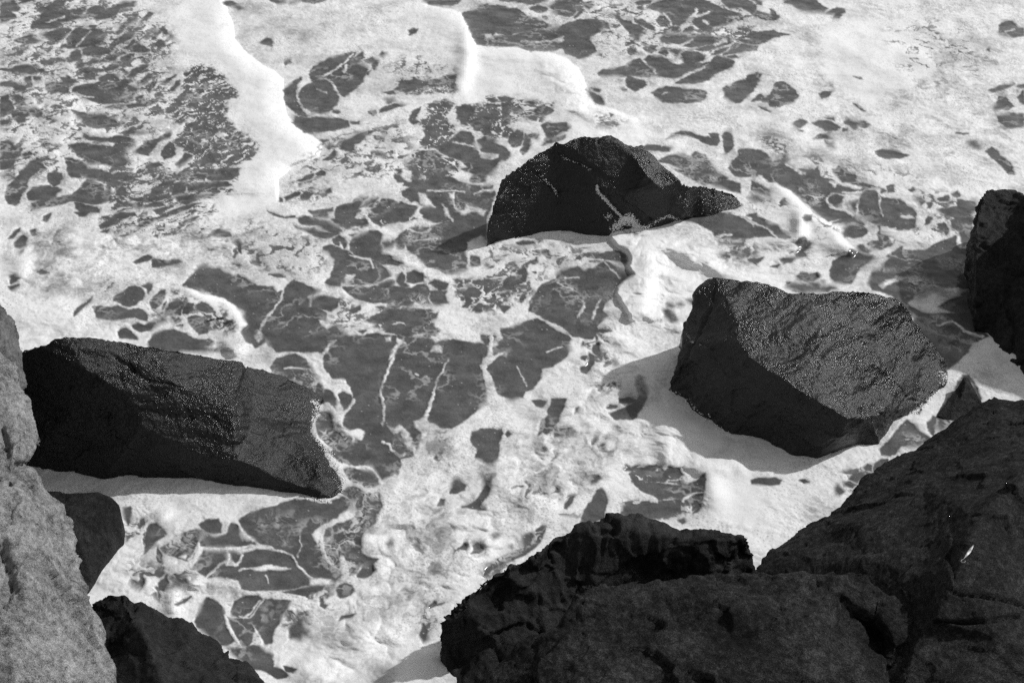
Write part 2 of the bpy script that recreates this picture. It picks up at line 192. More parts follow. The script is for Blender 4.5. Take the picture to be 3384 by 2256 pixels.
'G': """27,63 34,61 42,62 44,64 36,65 30,65;44,60 50,61 47,63;79,68 84,70 83,72;98,74 106,71 112,70 118,70 122,74 124,78 122,82 116,80 110,78 104,77;24,87 28,86 27,88;15,104 17,98 22,93 28,92 30,87 34,84 37,86 38,90 36,96 30,99 24,102 22,104 17,104;29,114 32,109 35,107 35,111 31,115
0,94 6,96 4,98 0,97;12,117 18,118 22,119 17,124 14,120;38,114 42,110 46,103 50,99 58,96 62,95 62,91 66,87 74,85 80,84 86,87 94,86 100,82 104,79 110,82 116,84 122,86 126,90 129,91 124,94 120,97 115,101 112,108 108,112 104,116 102,122 106,126 100,132 96,136 98,138 110,139 104,141 98,140 94,146 88,146 82,144 76,144 72,140 66,137 60,133 52,130 46,126 44,124 38,122
20,139 26,135 36,131 46,129 54,134 60,139 66,142 72,146 73,157 14,157 18,150 24,145;15,138 20,137 24,140 20,145 15,143;0,145 6,143 10,145 6,152 0,152;154,121 158,120 162,124 166,131 162,132 156,127;158,116 161,115 165,118 162,120 157,119;166,116 170,115 172,117 168,118;174,112 180,112 183,114 178,116
100,140 108,138 104,141;85,148 88,152 84,152;186,32 196,34 206,36 216,38 226,42 232,48 235,52 235,58 226,60 214,61 200,58 196,52 204,56 190,50 184,46 176,44 168,42 168,38 174,34;214,73 218,70 224,71 230,73 229,76 222,76;206,65 214,63 224,63 224,66 214,67;228,78 235,77 235,82
165,0 200,2 210,8 200,10 192,11 190,14 180,8;228,24 235,21 235,28;227,40 235,38 235,43;192,12 205,9 221,12 221,20 205,17;222,31 216,34 214,33""",
'H': """8,0 54,0 57,5 66,8 70,10 76,14 82,15 90,18 100,17 92,20 80,21 70,20 66,23 64,28 68,32 76,36 82,35 88,40 96,45 98,48 92,47 88,46 82,48 78,45 70,46 78,42 74,42 66,44 60,40 54,34 48,30 42,24 34,18 24,13 18,8;65,28 68,24 74,22 79,24 78,29 74,33 68,32
94,20 100,18 106,18 110,22 112,24 120,25 128,26 132,30 138,34 142,38 141,44 141,50 136,52 124,52 116,49 110,50 109,55 112,57 122,58 124,61 120,66 112,69 104,68 100,64 104,62 110,62 108,57 110,52 108,48 104,45 98,44 96,41 91,38 90,33 92,29;82,30 86,36 90,40 84,34;84,28 92,26 90,38 86,34
78,54 80,50 84,47 90,47 96,49 100,54 96,58 88,59 80,58;91,66 96,65 102,70 100,73 94,70;116,75 124,70 130,67 130,72 124,74 118,76;68,84 70,79 76,76 82,75 85,68 90,70 95,74 104,74 106,77 100,81 94,84 90,90 88,94 86,99 80,100 72,97 68,92
116,15 120,13 123,13 123,19 118,19;140,23 146,24 149,28 146,31 141,27;151,29 155,28 155,32 152,33;136,18 140,16 142,18 138,19;173,21 177,19 180,22 178,24 174,23;160,26 170,23 171,27 164,28;86,12 96,12 104,14 110,16 96,16;110,15 116,18 112,20;70,0 74,0 80,2 88,4 90,8 84,8 76,6
178,26 184,27 192,27 195,31 193,36 188,38 190,42 190,54 189,62 182,66 180,58 177,52 173,50 172,44 176,42 164,38 160,34 170,34 178,32;160,47 166,46 170,52 168,57 164,53;170,60 176,57 176,66 172,68 160,66;152,40 156,42 152,47 149,47
132,70 150,70 158,65 170,60 180,68 194,70 194,130 150,115 140,118 130,116 120,108 110,105 104,104 100,98 104,88 112,84 118,76;38,92 42,89 50,91 56,89 58,93 54,96 48,97 42,96;30,97 44,97 58,98 60,101 68,100 74,103 66,105 54,105 44,107 36,104 30,101
0,10 6,12 12,15 15,18 14,22 8,21 2,18 0,18;0,20 6,23 10,27 4,27 0,25;0,39 8,42 14,45 22,48 26,52 30,55 34,58 30,59 24,58 18,53 12,50 6,47 0,44;0,48 8,50 14,53 20,58 14,57 4,58 0,59;37,64 41,59 46,58 48,63 52,64 50,68 46,72 48,75 42,76 38,76 40,70 44,68;24,78 32,76 40,75 34,80 28,81
0,78 10,76 6,80 0,80;16,84 24,82 22,85;46,40 52,39 51,45 47,45 43,42;130,116 150,124 192,124 192,130 204,144 188,150 186,157 150,157 140,130;60,96 63,95 62,98""",  # largest right patch is open water with the far boulder's shadow painted in
'J': """20,0 152,0 158,1 164,8 172,4 182,3 197,7 202,7 212,12 214,15 208,18 207,24 208,28 209,40 211,50 210,56 205,62 194,72 182,80 172,79 161,74 153,78 153,90 149,100 146,104 137,106 136,114 130,121 120,124 112,113 88,111 78,104 70,94 88,100 96,94 88,76 88,68 97,54 94,44 88,36 78,37 70,26 70,16 60,10 44,10 30,12 24,8
65,66 74,66 82,76 92,84 94,92 92,98 88,102 80,100 72,92 66,88 64,76;24,27 30,20 38,17 46,16 54,20 60,28 64,36 70,46 76,47 80,54 80,64 74,60 66,58 56,56 30,40;83,50 86,48 94,51 96,53 92,58 87,64 84,58;14,8 12,10 6,4 8,0 18,0;88,115 96,115 104,115 112,116 116,120 119,128 114,130 106,130 100,126 94,124 90,119
92,130 100,130 106,133 114,134 119,136 120,142 122,148 117,150 112,154 100,157 96,150 98,142 90,138 86,134;50,139 60,140 72,143 80,141 88,139 94,142 96,144 90,150 82,157 0,157 8,152 20,149 30,147 40,142;198,88 200,83 206,80 214,80 220,81 223,81 222,90 221,98 220,106 216,111 212,110 206,107 201,104 203,97 199,93
180,136 180,130 182,124 186,122 190,126 193,129 192,133 186,136;190,148 196,147 202,142 208,134 210,130 214,130 213,138 207,144 206,148 211,150 204,150 198,149;169,146 172,140 175,141 174,146;170,100 173,100 172,102;166,106 168,102 169,107;130,119 132,115 135,117 134,120;212,123 215,122 214,125""",
'K': """25,0 73,0 74,10 72,18 66,22 58,26 50,28 49,34 46,42 42,46 36,48 34,53 22,55 14,52 10,48 8,42 7,34 4,32 2,28 6,22 14,17 20,12 22,6;0,0 10,1 8,6 6,9 0,9;0,10 4,12 5,17 0,18;7,10 12,8 14,12 8,16;10,4 16,6 14,8;94,7 100,6 100,12 100,17 96,16 93,12;84,18 88,17 87,21 84,20
90,14 94,16 95,24 92,28 88,32 84,31 83,27 88,26 90,22;41,56 48,55 54,56 50,61 44,60;58,54 64,54 70,55 68,62 66,70 65,74 60,78 58,82 54,85 50,83 46,86 48,78 50,72 56,68 54,64 57,60;60,80 64,84 66,86 60,87
131,36 134,34 138,36 138,40 140,44 141,50 139,57 135,63 131,70 128,72 112,72 108,66 114,65 120,62 126,59 134,58 126,58 117,57 117,54 124,53 132,55 134,50 131,42;106,61 110,59 115,60 114,62 108,62;79,63 81,62 81,66 79,67;18,84 20,82 23,85 20,87;0,80 10,81 14,80 15,84 13,92 13,98 11,105 7,110 4,111 0,109
91,125 94,121 98,121 100,123 96,126 92,127;70,148 70,144 74,139 78,138 76,143 72,149;88,150 92,144 94,138 97,133 100,132 104,136 106,141 104,150 102,157 84,157;120,115 126,113 133,112 128,117 122,117;135,114 142,112 149,111 150,114 145,118 140,119 136,117
148,118 152,116 160,116 168,116 158,119 160,122 157,125 150,124 146,121;128,122 134,126 142,126 150,127 162,129 174,128 184,125 190,119 191,124 190,134 180,135 172,138 170,141 160,140 150,142 146,137 138,134 132,129;173,142 178,139 186,136 190,136 188,142 180,147 174,146
120,146 126,144 136,148 142,144 148,146 152,146 156,143 166,140 170,142 170,150 164,154 160,152 154,151 152,157 121,157 119,150;180,153 184,149 187,148 184,152;0,122 6,125 5,134 3,140 0,141;98,47 104,42 101,48;110,41 112,40 113,43""",
'L': """0,124 6,122 14,122 20,122 26,125 24,128 16,129 8,128 0,126;41,125 45,124 49,126 45,127;74,128 78,132 80,134 76,138 72,137 72,131;79,126 84,126 90,129 86,131 80,129;84,124 88,118 94,117 100,119 96,124 90,127;96,114 100,110 104,112 104,117 99,117;106,110 112,106 118,106 118,110 112,115 106,118
111,98 120,88 128,78 134,73 140,76 145,82 150,86 155,88 146,95 138,96 130,94 122,103 112,102;152,74 156,69 160,70 158,78 158,86 153,82;160,68 166,60 172,52 178,40 182,34 188,34 192,40 196,50 198,54 190,62 178,72 164,82 160,78;143,62 146,64 145,67 143,66;140,0 186,0 190,8 186,14 178,22 170,28 164,32 150,30""",
'M': """106,6 113,5 114,10 112,16 110,20 107,14;120,16 124,14 124,20 120,22;128,20 134,19 140,24 144,28 140,31 134,34 130,40 124,46 126,38 124,34 126,26;138,40 146,36 152,30 160,27 170,24 174,25 172,32 170,40 166,48 162,52 156,50 150,47 142,45;172,20 178,16 188,15 191,20 190,26 184,27 178,26
173,34 178,29 186,30 194,28 197,24 200,19 205,20 207,28 210,34 218,34 222,38 214,40 206,40 200,39 192,40 182,40 174,39;207,16 218,10 230,7 240,5 240,40 226,36 220,33 212,28 208,20;166,56 170,50 176,43 184,43 194,44 194,50 188,54 182,60 178,64 172,61;196,44 202,42 208,45 208,50 204,53 198,50
180,66 186,58 194,53 200,54 206,56 214,44 222,42 235,42 235,56 224,56 212,59 207,60 212,62 222,60 235,62 235,74 228,76 216,77 208,74 204,70 194,66 186,65;169,104 172,96 174,88 178,83 182,84 188,86 192,92 194,100 197,110 202,120 196,124 188,124 180,116 170,108;199,94 202,86 210,83 220,81 225,83 220,90 214,98 206,100 200,98
196,100 206,101 212,100 216,103 218,110 217,120 214,125 208,124 204,116 200,108;213,100 220,92 228,85 235,84 235,122 228,122 226,116 222,110 218,105;196,126 206,127 216,125 224,124 230,130 235,132 235,150 226,146 214,144 206,136;151,89 158,85 165,82 160,87 153,90;135,40 140,46 140,54 136,52;138,70 144,64 146,70 142,77 138,76""",
'N': """0,16 8,11 20,8 34,4 41,0 92,0 90,4 84,8 78,14 74,18 68,20 63,24 60,28 62,34 66,40 70,48 74,54 78,57 84,56 86,62 84,66 80,70 74,68 66,66 60,66 56,62 48,56 46,50 40,46 32,43 28,41 28,38 20,38 12,34 6,28 0,22;0,44 8,44 16,42 26,43 34,44 44,48 48,56 56,64 58,68 58,73 50,74 40,75 30,76 20,76 10,77 0,76
0,30 4,34 10,34 13,38 4,39 0,38;36,78 46,76 58,73 66,72 74,74 66,77 58,80 58,84 50,82 42,80;72,24 80,20 88,16 94,12 98,8 102,4 110,2 118,2 120,6 117,10 116,16 112,20 106,24 103,30 103,44 108,48 118,50 112,54 115,60 112,63 104,66 100,67 98,62 92,64 92,56 90,50 86,44 88,48 82,56 74,56 68,46 66,36 70,30
81,76 84,72 88,70 94,73 97,78 93,81 86,83 82,80;0,84 6,82 14,81 17,84 12,88 4,96 0,98;18,84 30,85 42,86 40,91 36,97 32,106 28,111 26,116 25,121 20,123 17,118 15,112 12,107 6,101 3,99 10,92;0,101 4,102 8,106 10,112 8,118 5,124 0,124;0,126 10,124 16,126 22,132 27,138 26,142 20,144 12,144 6,142 0,140
18,144 28,143 36,147 40,150 38,152 30,153 22,149;36,142 40,143 47,145 44,148 38,147;43,106 46,100 48,94 50,96 50,100 54,98 57,104 56,106 53,104 54,110 57,113 57,117 52,116 50,120 45,119 41,118 40,110;67,84 69,84 70,89 74,90 72,93 68,90;84,103 86,99 92,98 97,97 94,100 88,101;124,37 128,34 129,37 126,39
188,41 192,36 195,38 193,42;199,38 203,35 208,38 209,41 204,45 198,45 200,42;214,29 216,27 219,30 217,32;155,108 157,105 160,112 160,120 156,122 154,114;161,90 166,86 168,90 162,92;165,90 175,88 172,90""",
'O': """45,24 50,20 53,21 52,28 49,34 44,40 36,46 26,50 16,55 6,60 0,64 0,58 6,54 10,50 20,46 30,42 33,38 33,30 38,28 43,27;21,38 24,37 24,40;84,16 86,8 92,0 105,0 103,10 101,14 95,18 83,18;121,6 126,3 150,2 150,0 170,0 170,8 162,11 152,14 140,16 121,13;168,16 173,14 175,17 172,19""",
}
# foam lying over open water: filled strands
S = {
'C': "58,36 64,32 69,32 68,35 62,36;6,29 0,30 2,33 8,33;159,46 163,48 166,50 170,51 172,54 166,55 160,52",
'F': "88,95 90,91 97,91 94,94 92,97 90,99;14,138 10,144 14,148 18,142;152,20 158,22 164,29 166,33 158,31 153,29;138,0 146,2 146,10 142,10 138,5;186,36 192,36 194,31 198,33 204,34 210,36 208,40 202,37 196,38 192,40;178,20 183,22 183,26 180,24;120,50 128,47 140,46 150,44 156,42 160,46 150,48 138,52 134,58 128,62 122,56;174,33 177,34 179,39 176,40;152,34 152,38 156,40 152,42 147,41",
'H': "136,116 144,108 150,105 160,106 172,102 182,104 188,104 178,110 166,114 156,120 148,122 142,120 138,118;128,41 136,40 140,42 134,43;110,100 124,93 134,93 124,96 114,102;119,58 123,59 122,63;67,11 74,12 72,15",
'J': "134,2 142,6 136,8 130,15 127,20 127,17 130,12 134,7;163,14 165,9 169,8 172,10 172,15;149,74 160,68 161,74 170,78 160,85 152,82;126,78 132,80 136,77 141,80 145,86 147,93 150,98 148,101 143,96 140,90 137,82 131,84;213,58 212,40 208,28 213,32 216,38 220,50 226,54 212,62;84,72 88,78 94,82 100,80 105,82 103,90 98,88 96,94 95,88 88,84 80,80 78,72 80,70;123,2 128,1 128,4 124,5",
'N': "6,58 14,57 22,55 30,56 42,58 34,60 22,59 10,60;84,54 86,46 89,48 92,58 92,64 98,66 104,68 108,74 98,78 96,72 88,70 82,74 82,70 86,64;105,32 108,29 114,28 116,12 120,12 118,40 118,48 110,48 104,44;60,68 68,66 76,68 72,70 64,70;80,19 84,12 92,7 98,3 100,8 96,13 86,17",
'M': "155,48 160,46 160,50;196,66 206,70 208,74 200,70",
}
# foam strands drawn as lines: width then points
W = {
'A': ".5 40,20 50,16 56,15;.6 66,40 72,34 78,27;.4 64,80 72,83 80,84",
'B': ".7 69,66 78,61 87,56 92,51 96,46;.9 47,79 48,86 53,94 57,99;.4 64,77 68,79 73,80;1 73,68 78,72 81,78 84,83;.9 88,62 90,57;.5 182,122 190,124 200,127",
'C': ".6 32,36 46,36 58,36;1.4 170,26 176,18 182,12 183,8;1 155,13 160,17 162,22;1 184,14 190,12 194,10;1 190,18 194,21;.7 170,39 176,36 180,34;.8 138,52 143,57 146,61 148,64;.9 163,71 172,66 180,62 190,58;.5 154,81 158,80;.6 230,0 235,3;.8 192,49 200,43 212,39",
'D': "1 30,142 38,147 46,150;.5 220,28 228,25",
'E': ".5 18,24 24,17 26,15;.5 226,134 235,122",
'F': ".7 94,74 104,77 110,78 113,84;1 86,99 96,100 103,101 112,100 120,97 129,93;1 182,20 183,28 184,34 190,38;.8 173,30 176,36 182,44;.8 36,104 34,112 28,120 22,128 16,138;.6 74,149 80,148;1.4 108,36 108,40 112,46 118,50 122,54;.6 160,19 180,18 192,20;.6 200,22 210,18 217,18;.7 143,52 155,55 162,52 162,48;.6 150,62 160,60 168,60;1 140,28 150,30 152,32;1.2 196,66 196,76 195,84",
'G': ".4 62,98 68,101 76,104 84,108;1.1 46,127 54,132 60,136 68,138 74,144;.5 104,80 110,86 118,94;1.1 196,34 210,36 222,40 232,48;.8 200,58 206,57 214,57;.5 70,94 82,93;1.2 86,110 86,118 80,128;1 100,112 92,130;.6 140,48 152,42 160,40 168,42",
'H': ".6 110,22 111,34 113,40;.8 92,30 91,38;.9 112,50 124,51;1.3 65,26 66,31 72,34 80,35 88,40;.8 78,20 94,20;.6 44,22 60,24;1 160,135 174,131 184,140 200,144;1 20,38 40,38 50,38",
'J': "1.4 79,5 75,9 70,15;1 130,15 129,24 126,32 122,40 120,47 121,55 122,63 122,70 121,77;.7 179,20 175,28 172,33 168,38 166,44 165,50;1.8 165,50 162,58 160,66 155,73;1.2 122,91 128,93 130,98 136,104 140,102;1.8 215,0 215,12 212,20 208,25 210,36 214,46;.9 88,111 98,113 106,113 113,115 118,122 120,127;1.4 68,60 73,58 78,62 82,70 86,76;1 60,56 64,60 68,61;1.3 97,55 92,61 87,68 86,74;1 81,50 84,60 86,66;1.5 66,68 61,73 61,82 64,87 70,92 76,98;2 70,98 76,106 82,114 88,122 91,128;.9 46,140 58,140 68,143 76,143;1.4 98,128 104,132 112,134 120,134 123,142 123,150;.8 150,33 152,34;1.5 96,144 92,152 88,157;.7 37,28 44,27 54,28",
'K': ".3 28,26 34,38 38,44;.4 54,14 68,9;.4 2,26 10,18",
'M': ".9 172,36 166,46 162,52;1 174,40 190,41 206,40 222,38 235,40;.6 180,64 188,56 194,52;1 196,44 196,54 204,55 210,46;.5 206,99 214,100 222,92 228,84;1.2 194,98 197,108 203,118 206,124;.8 205,18 210,27 218,34;1.4 222,38 235,42;1 206,59 220,58 235,55",
'N': "1.2 63,30 65,25 70,23;1.8 68,27 69,38 72,48 77,54;.5 21,64 23,70;1 26,42 34,43 44,47;.8 44,48 50,57 60,66;.4 44,26 50,24;.4 50,30 52,40 48,48;.5 0,100 8,94 16,85;1 0,78 20,78 40,80 56,84;.5 100,60 104,54",
'L': "1 122,103 134,103",
}
# lace / ruffled zones: kind density angle feather ; points   (c cells, s streaks, w wisps: dark holes in foam; l lace of foam over dark)
T = {
'A': "w .37 30 14:0,-10 90,-10 150,30 150,110 110,157 0,157|s .62 38 4:158,60 166,56 176,57 186,60 196,66 204,76 206,84 198,88 194,96 196,104 206,112 216,118 222,128 218,136 206,143 206,157 152,157 150,150 160,146 166,136 158,128 148,122 158,112 160,102 168,104 150,108 144,98 144,92 152,84 156,76|w .42 50 10:88,4 122,4 130,14 146,20 152,34 150,50 134,66 118,72 100,66 92,50 96,36 104,22 92,14|s .3 38 8:110,74 150,66 150,100 130,104 110,96|w .2 20 12:0,30 60,50 60,100 0,110|s .35 12 8:95,142 150,138 160,157 100,157|w .35 20 6:70,52 100,55 110,70 80,74 60,66",
'B': "w .36 20 10:66,120 140,100 150,157 40,157|c .72 30 4:158,93 164,89 172,85 178,86 184,90 181,94 179,99 181,104 184,110 184,115 178,118 178,122 188,124 180,132 172,132 164,130 158,130 152,127 148,121 154,120 160,118 156,112 153,108 155,103 160,98|c .5 10 5:184,93 200,90 216,92 234,96 234,120 215,120 200,112 188,108|w .3 30 8:120,60 150,40 182,60 180,68 150,70|s .5 20 4:135,68 184,66 184,80 150,82 130,80|c .5 20 5:150,130 182,135 190,148 170,157 150,157 140,148",
'C': "w .38 10 10:60,0 235,0 235,40 120,50 60,16|w .5 20 4:56,2 88,2 88,14 70,16 56,10|w .4 10 5:90,28 112,22 108,36 98,44|w .3 30 6:98,40 112,40 108,54 98,52|c .35 10 5:0,84 60,88 50,106 20,104 0,104|c .4 20 4:210,28 235,26 235,36 212,36|l .4 30 5:150,138 190,132 200,145 200,157 176,150|w .5 10 4:172,20 200,20 190,28 175,28|w .4 0 8:95,98 125,104 115,112 96,108",
'D': "m .4 -25 14:40,10 235,40 235,150 60,120|w .5 -20 8:6,118 18,116 30,124 34,138 18,134 8,128|w .28 -20 12:40,132 100,138 150,150 150,157 60,157|w .14 -20 20:110,10 200,20 200,70 130,70",
'E': "m .5 30 14:30,50 235,40 235,92 180,84 60,120 30,110|s .48 14 7:88,0 150,0 165,8 200,12 204,20 150,32 100,38 92,30 88,12|s .38 22 8:86,40 120,32 170,28 190,34 170,50 150,58 110,58 86,56|w .3 40 14:30,48 56,50 58,66 34,72 28,70|w .3 30 14:28,80 64,76 60,94 30,94|w .35 30 12:146,48 180,40 200,58 170,64|w .55 60 5:144,102 150,100 160,106 180,114 198,122 204,132 206,140 196,142 180,140 150,136 146,126 136,130 128,128 148,114|s .22 45 8:64,112 100,92 104,96 76,118|l .35 40 5:178,146 200,142 205,157 180,157|w .2 30 10:180,60 230,50 235,80 200,90",
'F': "w .38 30 12:0,40 70,60 74,92 0,90|c .6 20 4:132,0 215,16 214,34 200,34 185,34 190,50 160,34 140,16|c .55 20 5:112,28 150,28 150,50 124,50 112,40|c .6 20 5:78,40 110,40 110,50 88,54|l .45 30 5:122,100 162,99 162,118 138,119 124,116|w .5 10 6:58,108 84,110 104,118 108,130 92,140 78,134 64,124|c .5 10 6:118,118 164,118 164,132 170,140 160,150 132,142 112,134|w .3 20 8:66,68 98,72 96,82 74,76|c .4 20 7:182,94 220,94 234,108 220,124 196,124 184,110|l .3 20 6:140,50 176,48 170,64 142,64|w .25 20 9:40,4 80,8 80,30 36,30|l .4 20 4:170,14 214,18 212,34 184,36",
'G': "w .4 40 10:0,66 100,62 60,90 40,110 0,130|m .5 10 10:160,60 235,70 235,90|l .5 60 6:80,106 122,108 124,126 100,135 78,130|l .3 40 6:96,84 124,86 120,98 100,104|w .45 40 7:200,60 235,58 235,82 205,78|w .4 10 5:76,70 120,70 100,82 80,84|w .4 40 5:112,42 130,44 142,56 130,58 112,50|l .5 20 6:165,0 205,6 190,14|w .35 40 8:82,138 110,134 115,150 84,157",
'H': "l .35 -10 6:8,0 66,8 60,38 40,24|w .6 -40 4:176,26 194,28 190,64 176,56 160,36|w .4 -20 7:136,16 175,20 176,40 150,36|w .4 30 6:36,58 54,62 50,78 10,82 30,76|l .3 20 8:110,84 190,74 190,100 130,110|w .3 -30 9:40,34 80,50 60,64 50,44|l .3 20 8:150,118 200,126 200,150 160,150|w .3 -30 8:0,10 30,24 34,40 0,38|w .25 0 7:136,38 170,40 170,60 140,58",
'J': "m .5 50 8:150,80 235,60 235,157 130,157|l .5 30 5:66,66 92,82 94,100 80,102 64,88|l .35 60 6:24,24 56,18 70,44 60,56 30,42|l .6 40 6:86,114 122,134 122,152 96,157 86,136|l .35 30 4:130,82 148,92 148,104 132,100|w .22 20 10:152,80 182,82 178,108 158,108|l .3 20 6:78,64 96,58 90,70",
'K': "m .5 50 16:0,90 70,60 110,70 120,110 60,157 0,157|w .45 30 6:84,16 104,8 112,22 98,34 84,30|w .42 30 7:92,34 118,38 116,50 100,52 92,44|w .4 60 8:56,78 80,74 78,90 58,90|w .4 40 6:66,142 84,136 84,157 64,157|c .5 10 4:118,112 170,112 172,128 130,126|c .45 10 4:118,142 172,140 188,136 188,150 150,157 118,157|w .25 20 14:66,82 120,86 110,104 80,100|w .3 20 10:40,96 66,90 60,112 40,108|w .2 20 14:20,120 80,110 80,150 20,150|l .4 30 4:10,2 26,0 20,18 6,20",
'L': "l .4 40 5:128,84 150,86 140,96 124,98|l .5 40 4:160,60 196,54 190,64 165,80|w .3 40 5:72,118 118,104 118,112 80,138|l .4 10 5:140,0 186,0 180,22 150,30",
'M': "w .4 70 6:104,16 128,14 126,44 110,44 106,34|w .3 40 10:104,48 170,54 176,64 146,78 138,88 110,72|w .5 30 7:146,64 176,62 160,74 146,78|l .35 30 5:138,28 172,24 170,48 140,46",
'N': "m .5 50 16:110,0 235,0 235,30 170,100 100,130 90,90|l .6 60 5:66,26 104,4 118,4 104,30 104,50 92,62 74,58 64,40|w .5 10 5:34,74 78,70 78,86 54,86 40,82|w .6 50 5:205,62 214,52 235,44 235,58 210,68|w .4 50 7:154,88 178,86 172,104 158,118 152,108|w .35 30 12:140,32 156,34 170,58 160,62 150,52|w .2 20 10:108,86 130,90 126,100 108,100|w .3 20 8:138,74 152,74 150,86 138,86|w .35 30 7:180,34 212,32 212,46 182,48|l .25 30 8:6,6 60,6 60,40 20,36|w .3 20 7:78,62 120,66 110,78 96,76|w .4 40 5:36,92 60,92 60,120 38,122",
'O': "l .5 40 4:34,28 52,22 50,34 20,50 4,62 4,54|c .5 10 4:118,0 172,0 170,12 150,16 120,12",
}
G = {
'A': ".15:0,40 60,42 60,56 0,56", 'B': ".18:100,56 180,48 184,66 110,84;.12:0,0 120,14 60,46 0,36", 'D': ".12:150,30 215,30 215,60 160,66;.12:0,100 60,140 100,157 0,130",
'H': ".3:26,30 34,34 32,50 34,58 28,56 26,46", 'K': ".12:170,96 178,92 182,110 166,108;.15:60,90 120,90 110,108 66,108",  # H patch and first K patch paint the shade of a lip and hollow
'N': ".15:140,40 170,60 160,90 140,70;.3:110,140 135,138 130,154 118,154", 'F': ".15:0,50 40,50 70,80 20,86", 'J': ".2:152,82 180,84 176,108 158,108", 'E': ".2:28,52 60,50 56,94 26,94",
}
def polys(txt, tile):
    out = []
    for part in txt.replace('\n', ';').split(';'):
        pts = [tuple(float(c) for c in p.split(',')) for p in part.split()]
        if len(pts) > 2: out.append(np.array([gu(tile, *p) for p in pts]))
    return out
# sheet of water: fine where the swash is seen, coarser and coarser out to the open sea
STEP = 0.72
Uc = np.arange(-50, 934+STEP, STEP); Vc = np.arange(-36, 630+STEP, STEP)
def grow(a, b, n, q=2.2):
    t = (np.arange(1, n+1)/n)**q
    return a+(b-a)*t
Ul = np.concatenate([grow(Uc[0], -2600, 46)[::-1], Uc, grow(Uc[-1], 3500, 46)])
Vl = np.concatenate([grow(Vc[0], -644, 110, 1.3)[::-1], Vc, grow(Vc[-1], 1250, 40)])
UU, VV = np.meshgrid(Ul, Vl)
NX, NY = len(Ul), len(Vl)
X0, Y0 = world_xy(UU, VV, 0.0)
fine = (slice(110, 110+len(Vc)), slice(46, 46+len(Uc)))
inner = np.zeros(UU.shape, bool); inner[fine] = True

# wavering of the foam edges (scale in metres on the water)
def warp(a, f, s): return a*fbm2(X0*f, Y0*f, 3, s, .6)
wu = warp(2.0, 3.0, 21)+warp(1.3, 14, 31); wv = warp(1.5, 3.0, 41)+warp(1.0, 14, 51)
WU, WV = UU+wu, VV+wv

def window(P, pad):
    (a, b), (c, d) = P.min(0)-pad, P.max(0)+pad
    i0, i1 = np.searchsorted(Ul, (a, c)); j0, j1 = np.searchsorted(Vl, (b, d))
    if i1-i0 < 1 or j1-j0 < 1: return None
    return slice(j0, j1), slice(i0, i1)
def seg_dist(x, y, P, closed=True):
    n = len(P); d2 = np.full(x.shape, 1e9); inside = np.zeros(x.shape, bool)
    for i in range(n if closed else n-1):
        a = P[i]; b = P[(i+1) % n]; e = b-a; L = e@e+1e-9
        t = np.clip(((x-a[0])*e[0]+(y-a[1])*e[1])/L, 0, 1)
        d2 = np.minimum(d2, (x-a[0]-t*e[0])**2+(y-a[1]-t*e[1])**2)
        if closed:
            c = ((a[1] > y) != (b[1] > y))
            inside ^= c & (x < (b[0]-a[0])*(y-a[1])/(b[1]-a[1]+1e-12)+a[0])
    d = np.sqrt(d2)
    return np.where(inside, d, -d) if closed else d

soft = .85+3.2*sst(.05, .45, fbm2(X0*2.6+7, Y0*2.6, 3, 27))
dark = np.zeros(UU.shape)
for k in D:
    for P in polys(D[k], k):
        s = window(P, 4)
        if s is None: continue
        sd = seg_dist(WU[s], WV[s], P)
        e = soft[s]
        dark[s] = np.maximum(dark[s], sst(-1, 1, (sd+.65)/e))
strand = np.zeros(UU.shape)
for k in S:
    for P in polys(S[k], k):
        s = window(P, 5)
        if s is None: continue
        sd = seg_dist(UU[s]+1.3*wu[s], VV[s]+1.3*wv[s], P)
        strand[s] = np.maximum(strand[s], sst(-1.4, .9, sd))
frag = fbm2(X0*22, Y0*22, 3, 91)
for k in W:
    for part in W[k].split(';'):
        q = part.split(); wd = float(q[0])
        P = np.array([gu(k, *map(float, p.split(','))) for p in q[1:]])
        s = window(P, 5)
        if s is None: continue
        d = seg_dist(UU[s]+1.1*wu[s], VV[s]+1.1*wv[s], P, False)
        r = wd*(.75+.7*frag[s])
        strand[s] = np.maximum(strand[s], sst(.9, -.5, d-r)*np.clip(.75+.5*frag[s]+.15*wd, .25, 1))

